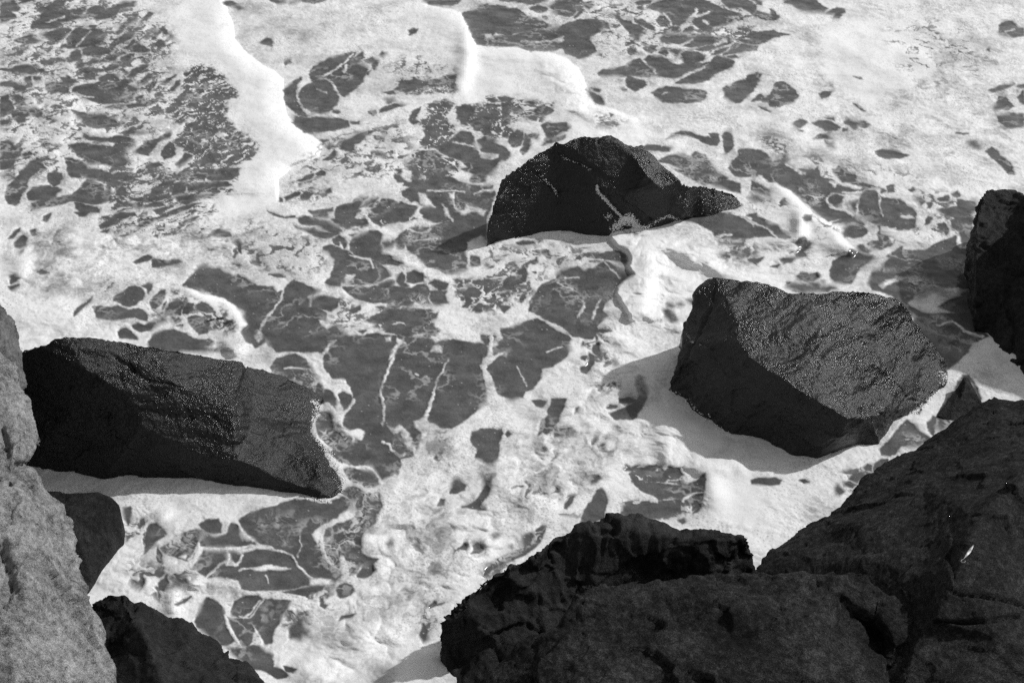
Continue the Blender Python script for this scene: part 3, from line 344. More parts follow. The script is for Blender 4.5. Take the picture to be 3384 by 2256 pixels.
def pat(kind, x, y, ang, dens, U, V):
    """share of open water, 0..1"""
    dep = .45
    a = math.radians(ang); ca, sa = math.cos(a), math.sin(a)/dep
    n = math.hypot(ca, sa); ca, sa = ca/n, sa/n
    p = x*ca+y*sa; q = -x*sa+y*ca
    wx = .12*fbm2(x*5, y*5, 3, 61); wy = .12*fbm2(x*5+9, y*5, 3, 62)
    if kind == 's':
        f = .55*fbm2((p+1.4*wx)*3.6, (q+wy)*13, 4, 63, .62)+.35*fbm2((p+wx)*10, (q+wy)*26, 3, 64, .6)
        return sst(-.12, .15, f+.05+(dens-.5)*.7)
    if kind == 'c':
        big = fbm2(x*1.6, y*1.6, 2, 66)
        f1, f2 = worley2((p+wx)*5.2, (q+wy)*7.5, 67)
        g1, g2 = worley2((p+wx)*12+3, (q+wy)*15, 68)
        a1 = sst(.03, .17, (f2-f1)-.22+.38*dens+.25*big-.02)*sst(.55-.1, .45-.1, f1-.45*dens)
        a2 = sst(.05, .25, (g2-g1)-.25+.35*dens)*sst(.3, .0, g1-.15-.4*dens-.3*big)
        return np.maximum(a1, a2*.95)
    if kind == 'm':         # cloudy, half transparent foam
        f = fbm2((p+2*wx)*2.6, (q+2*wy)*3.6, 5, 73, .62)
        return sst(-.12, .5, f+(dens-.5)*.5)*.42+sst(.05, .35, fbm2((p+2*wx)*9, (q+2*wy)*12, 4, 74, .6))*.2
    if kind == 'w':
        f = fbm2((p+2*wx)*4.5, (q+2*wy)*6.5, 5, 69, .58)
        return sst(-.06, .16, f+.02+(dens-.5)*.6)
    if kind == 'l':
        f = 1-np.abs(fbm2((x+1.6*wx)*5, (y+1.6*wy)*5, 4, 70, .55))*4.2
        g = 1-np.abs(fbm2((x+1.2*wx)*11, (y+1.2*wy)*9, 3, 71, .55))*4.5
        m = sst(-.25, .3, fbm2(x*2.2, y*2.2, 3, 72)+(dens-.4)*.8)
        return np.clip(sst(.35, .95, f)*.85+sst(.4, 1, g)*.45, 0, 1)*m      # share of FOAM
soft_thin = np.zeros(UU.shape)
for k in T:
    for part in T[k].split('|'):
        head, body = part.split(':'); kind, dens, ang, fe = head.split()
        P = polys(body, k)[0]; fe = float(fe); s = window(P, fe+2)
        if s is None: continue
        sd = seg_dist(UU[s]+3*wu[s], VV[s]+3*wv[s], P)
        m = sst(-fe*.6, fe*.8, sd)
        if m.max() <= 0: continue
        v = pat(kind, X0[s], Y0[s], float(ang), float(dens), UU[s], VV[s])
        if kind == 'm':
            soft_thin[s] = np.maximum(soft_thin[s], m*v)
            continue
        if kind == 'l': strand[s] = np.maximum(strand[s], m*v*.75)
        else: dark[s] = np.maximum(dark[s], sst(.12, .8, m*v)*.97 if kind != 'w' else m*v*.93)
thin_shade = np.zeros(UU.shape)
def blur(a, r):
    for _ in range(2):
        for ax in (0, 1):
            c = np.cumsum(np.pad(a, [(r+1, r) if k == ax else (0, 0) for k in (0, 1)], mode='edge'), axis=ax)
            n = a.shape[ax]
            a = (np.take(c, np.arange(n)+2*r+1, ax)-np.take(c, np.arange(n), ax))/(2*r+1)
    return a
thin_shade += soft_thin
nearby = blur(dark, 9)
thin_shade += nearby*.55*sst(-.2, .4, fbm2(X0*4.5, Y0*4.5, 4, 28, .6))
for k in G:
    for part in G[k].split(';'):
        amt, body = part.split(':')
        P = polys(body, k)[0]; s = window(P, 16)
        sd = seg_dist(UU[s]+5*wu[s], VV[s]+5*wv[s], P)
        thin_shade[s] += float(amt)*sst(-10, 10, sd)
# beyond the part that was photographed the same kind of foam goes on
far = 1-sst(-40, -8, np.minimum(np.minimum(UU, 884-UU), np.minimum(VV, 590-VV)))
f = fbm2(X0*1.1, Y0*1.1, 5, 81, .55)
dark = np.maximum(dark, far*sst(.02, .12, f)*(1-.9*sst(30, 90, Y0)))

# mottled thickness of the foam, pin holes, filaments of foam on the open water
mott = fbm2(X0*2.2, Y0*2.2, 5, 82, .6); fn = fbm2(X0*26, Y0*26, 2, 83)
thin_shade += .01+.28*sst(-.12, .5, mott)+.10*sst(-.1, .5, fbm2(X0*7, Y0*9, 4, 29, .6))+.06*fn
calm = np.zeros(UU.shape)       # thick smooth foam riding on the fronts
for k, body in (('A', '160,-14 200,-14 204,30 222,46 250,70 250,157 214,157 228,134 220,112 202,92 212,80 200,60 176,50 158,40 156,20'), ('B', '0,42 18,52 36,70 38,96 68,125 66,137 40,146 32,157 0,157 0,124 22,120 8,90'), ('F', '0,0 30,0 32,28 10,38 -20,36 -30,20'), ('B', '180,8 206,40 235,42 235,82 190,88 186,60 192,36'), ('G', '107,53 125,55 158,58 200,86 235,92 235,110 200,94 190,96 160,130 130,136 118,112 126,90 124,75 112,63'), ('K', '132,70 150,62 185,72 204,84 196,100 170,112 150,110'), ('K', '180,110 215,100 235,118 235,157 195,157 196,130'), ('D', '60,20 130,20 160,60 100,90 60,60')):
    P = np.array([gu(k, *map(float, p.split(','))) for p in body.split()])
    s = window(P, 12)
    calm[s] = np.maximum(calm[s], sst(-9, 5, seg_dist(UU[s]+4*wu[s], VV[s]+4*wv[s], P)))
FRONTS = [np.concatenate([np.array([gu(k, *map(float, p.split(','))) for p in b.split()]) for k, b in parts]) for parts in (
 (('A', '198,-14 193,0 201,20 203,34 214,46 226,56'), ('B', '28,61 36,69 36,85 38,98 46,108 62,118 69,127 66,135 56,139 42,145 34,152'), ('F', '31,8 32,20 32,28')),
 (('B', '150,-8 160,4 180,8 190,12 195,22 197,30 203,38'), ('C', '10,40 28,41 44,44 60,46 72,51 82,60 88,72 92,84 96,91 112,94 125,100 150,110')),
 (('E', '160,101 174,106 194,112 204,118 210,127 215,136 209,141 198,143'),),
 (('H', '16,10 34,18 46,31 54,38 66,45 80,52 78,58 92,70 86,80'),),
 (('G', '126,138 124,126 117,115 113,108 114,101 120,95 127,90 123,84 125,77 122,71 115,67 108,60 107,51'),))]
lip = np.zeros(UU.shape)
for n_, (P, amp) in enumerate(zip(FRONTS, (.032, .026, .02, .02, .045))):
    s = window(P, 70); x, y = UU[s]+.5*wu[s], VV[s]+.5*wv[s]
    best = np.full(x.shape, 1e9); sg = np.zeros(x.shape); par = np.zeros(x.shape); n = len(P)-1
    for i in range(n):
        a, b = P[i], P[i+1]; e = b-a; t = np.clip(((x-a[0])*e[0]+(y-a[1])*e[1])/(e@e), 0, 1)
        d = np.hypot(x-a[0]-t*e[0], y-a[1]-t*e[1]); m_ = d < best
        best = np.where(m_, d, best); par = np.where(m_, (i+t)/n, par); sg = np.where(m_, np.sign(e[0]*(y-a[1])-e[1]*(x-a[0])), sg)
    d = best*sg; tp = sst(0, .08, par)*sst(1, .92, par)
    lip[s] = np.maximum(lip[s], amp*tp*sst(-.4, 3.2, d)*np.exp(-np.clip(d-3, 0, 99)/(26 if n_ < 4 else 9)))
    calm[s] = np.maximum(calm[s], tp*sst(-.6, 1.2, d)*np.exp(-np.clip(d, 0, 99)/(38 if n_ < 4 else 16)))
    thin_shade[s] += tp*.16*sst(.4, -1.2, d)*np.exp(np.clip(d, -99, 0)/30)
    calm[s] *= 1-tp*sst(.4, -1.2, d)*np.exp(np.clip(d, -99, 0)/16)
thin_shade *= 1-.8*calm
patch = sst(-.25, .3, fbm2(X0*1.7+4, Y0*1.7, 3, 84))
hole = np.zeros(UU.shape)
h1, h2 = worley2(X0[fine]*28, Y0[fine]*28, 85)
hole[fine] = sst(.26, .10, h1)*patch[fine]*.42
h1, h2 = worley2(X0[fine]*17+3, Y0[fine]*17, 185)
hole[fine] = np.maximum(hole[fine], sst(.15, .06, h1)*sst(.0, .4, fbm2(X0[fine]*2.1+9, Y0[fine]*2.1, 3, 184))*.6)
h1, h2 = worley2(X0[fine]*11+1.3*fbm2(X0[fine]*6, Y0[fine]*6, 3, 188), Y0[fine]*14+1.3*fbm2(X0[fine]*6+5, Y0[fine]*6, 3, 189), 186)       # web of bubbles where the foam is thin
hole[fine] = np.maximum(hole[fine], sst(.05, .3, h2-h1)*sst(.08, .5, fbm2(X0[fine]*1.5+2, Y0[fine]*1.5, 3, 187))*.3)
hole *= 1-.85*calm
fil = sst(.6, 1, 1-np.abs(fbm2(X0*3.1+wu*.06, Y0*3.1+wv*.06, 4, 86, .6))*3.4)*sst(-.05, .4, fbm2(X0*1.5, Y0*1.5, 2, 87))*.38
fil += .06+.10*fbm2(X0*5, Y0*7, 4, 88, .6)
speck = np.zeros(UU.shape); s1, s2 = worley2(X0[fine]*6+2, Y0[fine]*6, 89, 1.0)
speck[fine] = sst(.05, .02, s1)*.5*(fbm2(X0[fine]*1.9, Y0[fine]*1.9, 2, 33) > .12)
water_open = dark*(1-strand)
grain = rng.normal(0, 1, UU.shape)
cover = (1-water_open)*(1-np.clip(thin_shade, 0, .7))*(1-hole*(1-water_open)) + water_open*np.clip(fil+speck, 0, 1)*.75
cover = np.clip(cover, 0, 1)

# ---------------------------------------------------------------- height of the water: broken fronts, spilled foam, ripples
def wpoly(tile, txt):
    P = np.array([gu(tile, *map(float, p.split(','))) for p in txt.split()])
    return np.array([world_xy(u, v) for u, v in P])
ch = (slice(0, NY, 3), slice(0, NX, 3))
xc, yc = X0[ch], Y0[ch]
Hc = np.zeros(xc.shape)
def front(P, h, rise, decay, side, taper=.15):
    n = len(P)-1; best = np.full(xc.shape, 1e9); sgn = np.zeros(xc.shape); par = np.zeros(xc.shape)
    for i in range(n):
        a, b = P[i], P[i+1]; e = b-a; L = e@e+1e-9
        t = np.clip(((xc-a[0])*e[0]+(yc-a[1])*e[1])/L, 0, 1)
        d = np.hypot(xc-a[0]-t*e[0], yc-a[1]-t*e[1]); m = d < best
        best = np.where(m, d, best); par = np.where(m, (i+t)/n, par)
        sgn = np.where(m, np.sign(e[0]*(yc-a[1])-e[1]*(xc-a[0])), sgn)
    d = best*sgn*side
    tp = sst(0, taper, par)*sst(1, 1-taper, par)
    prof = np.where(d > 0, np.sin(np.clip(d/rise, 0, 1)*math.pi/2)*np.exp(-np.clip(d-rise*.6, 0, 99)/decay), 0)
    return h*tp*prof
def ridge(P, h, wdt, taper=.25):
    n = len(P)-1; best = np.full(xc.shape, 1e9); par = np.zeros(xc.shape)
    for i in range(n):
        a, b = P[i], P[i+1]; e = b-a; L = e@e+1e-9
        t = np.clip(((xc-a[0])*e[0]+(yc-a[1])*e[1])/L, 0, 1)
        d = np.hypot(xc-a[0]-t*e[0], yc-a[1]-t*e[1]); m = d < best
        best = np.where(m, d, best); par = np.where(m, (i+t)/n, par)
    return h*sst(0, taper, par)*sst(1, 1-taper, par)*np.exp(-(best/wdt)**2)
def mound(P, h, soft):
    t = np.clip(seg_dist(xc, yc, P)/soft, 0, 1); return h*t*(2-t)
fr = np.concatenate([wpoly('A', '198,-14 193,0 201,20 203,34 214,46 226,56'), wpoly('B', '28,61 36,69 36,85 38,98 46,108 62,118 69,127 66,135 56,139 42,145 34,152'), wpoly('F', '31,8 32,20 32,28')])
Hc += front(fr, .11, .36, 1.1, -1, .14)
fr = np.concatenate([wpoly('B', '150,-8 160,4 180,8 190,12 195,22 197,30 203,38'), wpoly('C', '10,40 28,41 44,44 60,46 72,51 82,60 88,72 92,84 96,91 112,94 125,100 150,110')])
Hc += front(fr, .09, .3, .8, -1, .12)
Hc += ridge(wpoly('B', '190,12 194,30 194,50 190,70 184,90'), .09, .12)
Hc += ridge(wpoly('D', '0,104 20,108 45,122 75,136 110,142 150,150'), .05, .16)
Hc += ridge(wpoly('D', '120,40 165,58 205,78 235,100'), .045, .2)
Hc += ridge(wpoly('D', '80,30 130,44 175,68 215,100 235,112'), .03, .2)
Hc += ridge(wpoly('D', '30,20 70,36 120,62 180,100 235,140'), .03, .17)
Hc += ridge(wpoly('D', '85,100 130,118 185,146 200,157'), .04, .16)
Hc += mound(wpoly('G', '107,53 112,52 122,54 131,58 140,56 148,57 156,58 160,64 160,80 158,88 148,100 150,130 140,134 126,126 114,112 114,100 124,92 128,88 124,84 125,74 120,68 112,63'), .045, .2)
Hc += ridge(wpoly('G', '160,66 180,76 200,86 235,92'), .12, .14)
Hc += ridge(wpoly('G', '135,60 142,80 138,110 134,134'), .05, .1)
Hc += front(wpoly('E', '160,101 174,106 194,112 204,118 210,127 215,136 209,141 198,143'), .07, .09, .3, -1, .1)
Hc += mound(wpoly('I', '190,0 205,-4 213,0 214,8 211,16 200,20 192,14 188,6'), .10, .12)
Hc += front(wpoly('H', '16,10 34,18 46,31 54,38 66,45 80,52 78,58 92,70 86,80'), .08, .1, .5, -1, .12)
Hc += ridge(wpoly('H', '50,37 42,40 41,50 42,57 36,61 20,63 4,64'), .13, .07)
Hc += ridge(wpoly('H', '128,56 134,62 150,60 168,54'), .05, .06)
Hc += mound(wpoly('K', '132,70 145,62 165,64 185,72 200,80 196,90 176,96 170,110 165,116 150,112 145,98 136,84'), .15, .55)
Hc += ridge(wpoly('K', '185,104 194,116 196,130 202,157'), .09, .13)
Hc += ridge(wpoly('L', '0,116 -20,110 -30,120'), .06, .1)
Hc += ridge(wpoly('K', '126,100 112,112 96,120 70,118'), .06, .12)
Hc += ridge(wpoly('K', '10,96 8,120 20,140 60,150'), .05, .12)
Hc += ridge(wpoly('M', '146,76 149,88 148,100'), .07, .06)
Hc += ridge(wpoly('M', '150,76 170,68 195,70 235,80'), .06, .09)
Hc += mound(wpoly('M', '132,8 148,4 152,10 142,22 133,18'), .05, .1)
Hc += ridge(wpoly('N', '75,130 95,118 125,104 150,86 165,70 200,48 235,30'), .09, .16)
Hc += ridge(wpoly('N', '45,134 60,150 80,157'), .06, .12)
Hc += ridge(wpoly('N', '110,157 150,136 172,130'), .07, .09)
Hc += ridge(wpoly('N', '116,12 113,28 106,32 105,46'), .04, .05)
Hc += ridge(wpoly('A', '20,140 50,125 60,110 50,92 38,84'), .06, .18)
Hc += ridge(wpoly('E', '12,66 20,82 16,98'), .07, .12)
Hc += ridge(wpoly('E', '158,98 162,85 174,76 200,84'), .03, .06)
Hc += ridge(wpoly('F', '106,36 110,46 120,54 128,60'), .03, .035)
Hc += ridge(wpoly('F', '124,66 136,76 150,84 165,94 180,98'), .05, .06)
Hc += ridge(wpoly('J', '64,68 61,80 68,92 78,106 92,128'), .045, .05)
Hc += ridge(wpoly('J', '70,58 80,64 86,78 100,84'), .05, .05)
Hc += ridge(wpoly('L', '112,96 122,84 134,71 145,74 157,88'), .03, .04)
Hc = blur(Hc, 1)
# spread back to the full sheet
def up(a):
    ii = np.minimum(np.arange(NX)/3, a.shape[1]-1.001); jj = np.minimum(np.arange(NY)/3, a.shape[0]-1.001)
    i0 = ii.astype(int); j0 = jj.astype(int); fi = (ii-i0)[None, :]; fj = (jj-j0)[:, None]
    A = a[j0][:, i0]; B = a[j0][:, i0+1]; C_ = a[j0+1][:, i0]; D_ = a[j0+1][:, i0+1]
    return (A*(1-fi)+B*fi)*(1-fj)+(C_*(1-fi)+D_*fi)*fj
H = up(Hc)
foamy = 1-water_open
near = 1-.0*far
H = .85*H+lip+.05*fbm2(X0*.8, Y0*.8, 3, 101)+.014*fbm2(X0*2.4, Y0*2.8, 3, 102)+foamy*(1-.6*calm)*.0055*fbm2(X0*7, Y0*9, 3, 103, .5)
churn = np.zeros(UU.shape)      # churned, heaped foam in the channel between the boulders
for k, amp, body in (('G', 1., '120,56 165,56 210,66 235,84 235,96 196,92 182,110 170,140 140,157 100,157 96,140 120,110 132,90 116,66'), ('K', .9, '80,0 150,0 134,30 142,60 150,70 178,76 205,84 235,100 235,118 190,112 180,135 120,100 60,157 0,157 14,110 40,90 60,60 86,40'), ('N', .9, '108,20 150,0 235,0 235,30 205,60 165,95 150,130 100,157 50,157 70,130 80,90 110,60'), ('M', .7, '80,75 104,44 150,60 205,68 240,80 200,82 170,90 150,100 120,86'), ('E', .8, '0,60 30,46 90,52 200,50 235,70 235,92 180,82 110,80 60,110 20,112 0,112'), ('A', .6, '40,84 90,100 150,104 150,118 60,120 30,140 0,140 0,108'), ('H', .7, '0,60 60,70 66,96 0,96'), ('C', .5, '40,46 90,60 140,100 100,116 60,100 60,90')):
    P = np.array([gu(k, *map(float, p.split(','))) for p in body.split()])
    s = window(P, 14)
    churn[s] = np.maximum(churn[s], amp*sst(-8, 12, seg_dist(UU[s]+4*wu[s], VV[s]+4*wv[s], P)))
qx, qy = X0+.18*fbm2(X0*2, Y0*2, 3, 110), Y0+.18*fbm2(X0*2+8, Y0*2, 3, 111)
bil = np.abs(fbm2(qx*1.9, qy*2.3, 2, 112, .5))*.075+np.abs(fbm2(qx*5.2, qy*6, 3, 113, .55))*.022+np.abs(fbm2(qx*15, qy*17, 2, 114))*.004
H += blur(churn*foamy, 2)*bil+(1-churn)*foamy*(1-calm)*np.abs(fbm2(qx*6, qy*8, 3, 115, .55))*.012
H += .006*blur(foamy, 1)
rip = fbm2(X0*7+Y0*3, Y0*11, 3, 104)
H += .0035*rip*water_open
H *= 1+.0*far
X1, Y1 = world_xy(UU, VV, H)
Z1 = H
co = np.stack([X1, Y1, Z1], -1).reshape(-1, 3).astype(np.float32)
def grid_mesh(name, co, nx, ny):
    me = bpy.data.meshes.new(name)
    me.vertices.add(nx*ny); me.vertices.foreach_set('co', co.ravel())
    a = (np.arange(ny-1)[:, None]*nx+np.arange(nx-1)[None, :]).ravel()
    q = np.stack([a, a+nx, a+nx+1, a+1], -1).astype(np.int32)
    me.loops.add(q.size); me.loops.foreach_set('vertex_index', q.ravel())
    me.polygons.add(len(q)); me.polygons.foreach_set('loop_start', np.arange(0, q.size, 4, dtype=np.int32))
    me.polygons.foreach_set('use_smooth', np.ones(len(q), bool))
    me.update(calc_edges=True)
    return me
sea_me = grid_mesh('sea', co, NX, NY)
at = sea_me.attributes.new('foam', 'FLOAT', 'POINT')
cv = cover*(1+.06*grain)+.012*grain
at.data.foreach_set('value', np.clip(cv, 0, 1.1).ravel().astype(np.float32))
sea = bpy.data.objects.new('sea_water', sea_me); scene.collection.objects.link(sea)
sea['kind'] = 'structure'; sea['label'] = 'shallow sea water streaked with white foam washing round the boulders'

def mat(name):
    m = bpy.data.materials.new(name); m.use_nodes = True
    return m, m.node_tree, m.node_tree.nodes['Principled BSDF']
m, nt, bs = mat('foamy_water')
N_ = nt.nodes.new; L_ = nt.links.new
a = N_('ShaderNodeAttribute'); a.attribute_name = 'foam'
cr = N_('ShaderNodeMix'); cr.data_type = 'RGBA'
cr.inputs['A'].default_value = (.062, .062, .062, 1); cr.inputs['B'].default_value = (.84, .84, .84, 1)
L_(a.outputs['Fac'], cr.inputs['Factor']); L_(cr.outputs['Result'], bs.inputs['Base Color'])
rr = N_('ShaderNodeMapRange'); rr.inputs[3].default_value = .16; rr.inputs[4].default_value = .75
rr.inputs[1].default_value = .05; rr.inputs[2].default_value = .4
L_(a.outputs['Fac'], rr.inputs[0]); L_(rr.outputs[0], bs.inputs['Roughness'])
bs.inputs['IOR'].default_value = 1.33
tc = N_('ShaderNodeTexCoord'); no = N_('ShaderNodeTexNoise'); no.inputs['Scale'].default_value = 9; no.inputs['Detail'].default_value = 5
bp = N_('ShaderNodeBump'); bp.inputs['Strength'].default_value = .25; bp.inputs['Distance'].default_value = .01
L_(tc.outputs['Object'], no.inputs[0]); L_(no.outputs[0], bp.inputs['Height']); L_(bp.outputs[0], bs.inputs['Normal'])
sea_me.materials.append(m)
print('sea', NX, NY)
# ---------------------------------------------------------------- boulders
def rock_mat(name, lo, hi, rough, bump=.6, spark=False, scale=1.0, spec=.5, bumpd=.012, gam=1.0, grain=(.4, .3, .6), stretch=3.0):
    m, nt, bs = mat(name); N_ = nt.nodes.new; L_ = nt.links.new
    tc = N_('ShaderNodeTexCoord')
    mp = N_('ShaderNodeMapping'); mp.inputs['Rotation'].default_value = grain; mp.inputs['Scale'].default_value = (1, 1, stretch)
    L_(tc.outputs['Object'], mp.inputs[0])
    def noise(sc, det, ro, src):
        n = N_('ShaderNodeTexNoise'); n.inputs['Scale'].default_value = sc*scale; n.inputs['Detail'].default_value = det; n.inputs['Roughness'].default_value = ro
        L_(src, n.inputs[0]); return n.outputs[0]
    def math_(op, a, b):
        n = N_('ShaderNodeMath'); n.operation = op
        for k, v in enumerate((a, b)):
            if isinstance(v, (int, float)): n.inputs[k].default_value = v
            else: L_(v, n.inputs[k])
        return n.outputs[0]
    def ramp(v, a, b, c, d):
        n = N_('ShaderNodeMapRange'); L_(v, n.inputs[0])
        for k, x in enumerate((a, b, c, d)): n.inputs[k+1].default_value = x
        return n.outputs[0]
    broad = noise(2.2, 12, .74, mp.outputs[0]); fib = noise(17, 8, .8, mp.outputs[0]); gr = noise(95, 4, .75, tc.outputs['Object'])
    mixv = math_('ADD', math_('MULTIPLY', broad, .45), math_('ADD', math_('MULTIPLY', fib, .65), math_('MULTIPLY', gr, .5)))
    fac = math_('POWER', ramp(mixv, .66, .98, 0, 1), gam)
    mx = N_('ShaderNodeMix'); mx.data_type = 'RGBA'
    mx.inputs['A'].default_value = (lo, lo, lo, 1); mx.inputs['B'].default_value = (hi, hi, hi, 1)
    L_(fac, mx.inputs['Factor']); L_(mx.outputs['Result'], bs.inputs['Base Color'])
    bs.inputs['Roughness'].default_value = rough; bs.inputs['Specular IOR Level'].default_value = spec
    vo = N_('ShaderNodeTexVoronoi'); vo.feature = 'DISTANCE_TO_EDGE'; vo.inputs['Scale'].default_value = 7*scale
    wp = N_('ShaderNodeVectorMath'); wp.operation = 'ADD'
    wn = N_('ShaderNodeTexNoise'); wn.inputs['Scale'].default_value = 5; wn.inputs['Detail'].default_value = 4; L_(mp.outputs[0], wn.inputs[0])
    ws = N_('ShaderNodeVectorMath'); ws.operation = 'SCALE'; ws.inputs['Scale'].default_value = .35; L_(wn.outputs['Color'], ws.inputs[0])
    L_(mp.outputs[0], wp.inputs[0]); L_(ws.outputs[0], wp.inputs[1]); L_(wp.outputs[0], vo.inputs['Vector'])
    crk = ramp(vo.outputs['Distance'], 0, .035, 0, 1)
    hgt = math_('ADD', math_('ADD', math_('MULTIPLY', broad, 2.2), fib), math_('ADD', math_('MULTIPLY', gr, .35), math_('MULTIPLY', crk, .10)))
    b1 = N_('ShaderNodeBump'); b1.inputs['Strength'].default_value = bump; b1.inputs['Distance'].default_value = bumpd
    L_(hgt, b1.inputs['Height']); last = b1
    if spark:   # wet crystalline grain that glints
        sn = noise(26, 2, .5, tc.outputs['Object'])
        b2 = N_('ShaderNodeBump'); b2.inputs['Strength'].default_value = .8; b2.inputs['Distance'].default_value = .03
        L_(sn, b2.inputs['Height']); L_(b1.outputs[0], b2.inputs['Normal']); last = b2
        pt = math_('ADD', math_('MULTIPLY', noise(1.7, 2, .5, tc.outputs['Object']), .6), math_('MULTIPLY', noise(6, 3, .6, mp.outputs[0]), .4))
        L_(ramp(pt, .44, .56, rough*1.05, rough*.55), bs.inputs['Roughness'])
        L_(ramp(pt, .42, .60, .2, .9), b2.inputs['Strength'])
    L_(last.outputs[0], bs.inputs['Normal'])
    return m
def parse3(txt):
    out = []
    for p in txt.split():
        k, u, v, z = p[0], *map(float, p[1:].split(','))
        U, V = gu(k, u, v); out.append((U, V, z))
    return out
SCR = []
def rock(name, label, outline, inner, material, voxel=.015, big=.03, med=.014, fine=.004, chips=.012, cracks=(), back=.6, seed=1, strata=None, bottom=-.6, inset=0.0, under=0, group=None):
    O = parse3(outline); I = []
    chains = [parse3(c) for c in inner]
    pts = [Vector((p[0], p[1])) for p in O]; zs = [p[2] for p in O]; edges = []
    for c in chains:
        b = len(pts)
        for p in c: pts.append(Vector((p[0], p[1]))); zs.append(p[2])
        edges += [(b+i, b+i+1) for i in range(len(c)-1)]
    n = len(O)
    res = delaunay_2d_cdt(pts, edges, [list(range(n))], 1, 1e-4)
    vc, _, fc, vo = res[0], res[1], res[2], res[3]
    P = []
    for i, v in enumerate(vc):
        if vo[i]: z = zs[vo[i][0]]
        else:       # crossing made by the triangulation: nearest known height
            j = min(range(len(pts)), key=lambda q: (pts[q]-v).length); z = zs[j]
        x, y = world_xy(v[0], v[1], z); P.append(Vector((x, y, z)))
    # outline order in the output
    idx = {}
    for i, l in enumerate(vo):
        for q in l: idx[q] = i
    loop = [idx[i] for i in range(n)]
    bm = bmesh.new(); V = [bm.verts.new(p) for p in P]
    for f in fc:
        try: bm.faces.new([V[i] for i in f])
        except ValueError: pass
    # closing skirt: behind the silhouette down under the water
    c = sum(P, Vector())/len(P); low = {}; midr = {}
    for i in loop:
        if i in low: continue
        p = P[i]; d = Vector((p.x, p.y, 0))-Vector((c.x, c.y, 0)); 
        away = Vector((p.x, p.y, 0)).normalized()
        o = p+away*(back*max(p.z, 0)) - d*(inset if p.z > .1 else 0)
        low[i] = bm.verts.new((o.x+under*1.6, o.y, bottom))
        midr[i] = bm.verts.new((p.x+away.x*.45+under, p.y+away.y*.45, p.z-.22)) if under else V[i]
    for a, b in zip(loop, loop[1:]+loop[:1]):
        for A_, B_ in (((V, midr), (midr, low)) if under else ((V, low),)):
            try: bm.faces.new([A_[a], A_[b], B_[b], B_[a]])
            except ValueError: pass
    try:
        seq = []
        for i in loop:
            if low[i] not in seq: seq.append(low[i])
        bm.faces.new(seq)
    except ValueError: pass
    bmesh.ops.triangulate(bm, faces=bm.faces[:])
    bmesh.ops.recalc_face_normals(bm, faces=bm.faces[:])
    me = bpy.data.meshes.new(name); bm.to_mesh(me); bm.free()
    ob = bpy.data.objects.new(name, me); scene.collection.objects.link(ob)
    rm = ob.modifiers.new('r', 'REMESH'); rm.mode = 'VOXEL'; rm.voxel_size = voxel; rm.adaptivity = 0
    sm = ob.modifiers.new('s', 'SMOOTH'); sm.factor = .5; sm.iterations = 1
    dg = bpy.context.evaluated_depsgraph_get(); dg.update()
    em = bpy.data.meshes.new_from_object(ob.evaluated_get(dg)); ob.modifiers.clear(); ob.data = em
    em.name = name
    b2 = bmesh.new(); b2.from_mesh(em); b2.verts.ensure_lookup_table(); seen = set(); big_ = []
    for v0 in b2.verts:      # keep the stone itself, drop crumbs
        if v0.index in seen: continue
        st = [v0]; seen.add(v0.index); comp = []
        while st:
            v_ = st.pop(); comp.append(v_)
            for e_ in v_.link_edges:
                o_ = e_.other_vert(v_)
                if o_.index not in seen: seen.add(o_.index); st.append(o_)
        big_.append(comp)
    big_.sort(key=len)
    if len(big_) > 1: bmesh.ops.delete(b2, geom=[v_ for c_ in big_[:-1] for v_ in c_], context='VERTS'); b2.to_mesh(em)
    b2.free()
    nv = len(em.vertices); co = np.empty(nv*3); em.vertices.foreach_get('co', co); co = co.reshape(-1, 3)
    no = np.empty(nv*3); em.vertices.foreach_get('normal', no); no = no.reshape(-1, 3)
    q = co+seed*7.3
    # broken, slightly stepped faces
    qw = q+.10*np.stack([fbm3(q, 2.5, 3, seed+1), fbm3(q, 2.5, 3, seed+2), fbm3(q, 2.5, 3, seed+3)], -1)
    disp = big*fbm3(q, 1.7, 3, seed)
    if strata is not None:      # bedding: thin ledges across the given direction
        s = np.array(strata[0]); s = s/np.linalg.norm(s)
        pa = qw-np.outer(qw@s, s)*.0; al = pa*.22+np.outer(qw@s, s)*.78   # long grain of the stone
        disp += strata[2]*(fbm3(al, strata[1], 4, seed+9, .6)-.5*np.abs(fbm3(al, strata[1]*1.7, 3, seed+10)))
    f1, f2, ci, tl = worley3(qw*np.array((2.2, 2.6, 3.4)), seed+4)
    disp += chips*3.2*tl
    g1, g2, gi, tl = worley3(qw*np.array((6, 7, 9.5)), seed+5)
    disp += chips*.9*tl*sst(0, .05, g2-g1)
    disp += med*fbm3(q, 6, 4, seed+6, .55) - .6*med*np.abs(fbm3(qw, 9, 3, seed+7))
    disp += fine*fbm3(q, 32, 3, seed+8, .6)
    disp -= disp.mean()+.004
    for ck in cracks:
        wd, dp, body = ck
        C = np.array([world_xy(a, b, z)+(z,) for a, b, z in parse3(body)])
        d = np.full(nv, 9.)
        # distance measured across the picture plane of the crack: ignore small height errors
        rays = (co-np.array([0, 0, CAM_H])); rays /= np.linalg.norm(rays, axis=1)[:, None]
        CR = C-np.array([0, 0, CAM_H]); dist = np.linalg.norm(CR, axis=1).mean(); CR /= np.linalg.norm(CR, axis=1)[:, None]
        for a, b in zip(CR[:-1], CR[1:]):
            e = b-a; t = np.clip((rays-a)@e/(e@e), 0, 1)[:, None]
            d = np.minimum(d, np.linalg.norm(rays-a-t*e, axis=1))
        d = d*dist + .006*fbm3(q, 14, 2, seed+20)
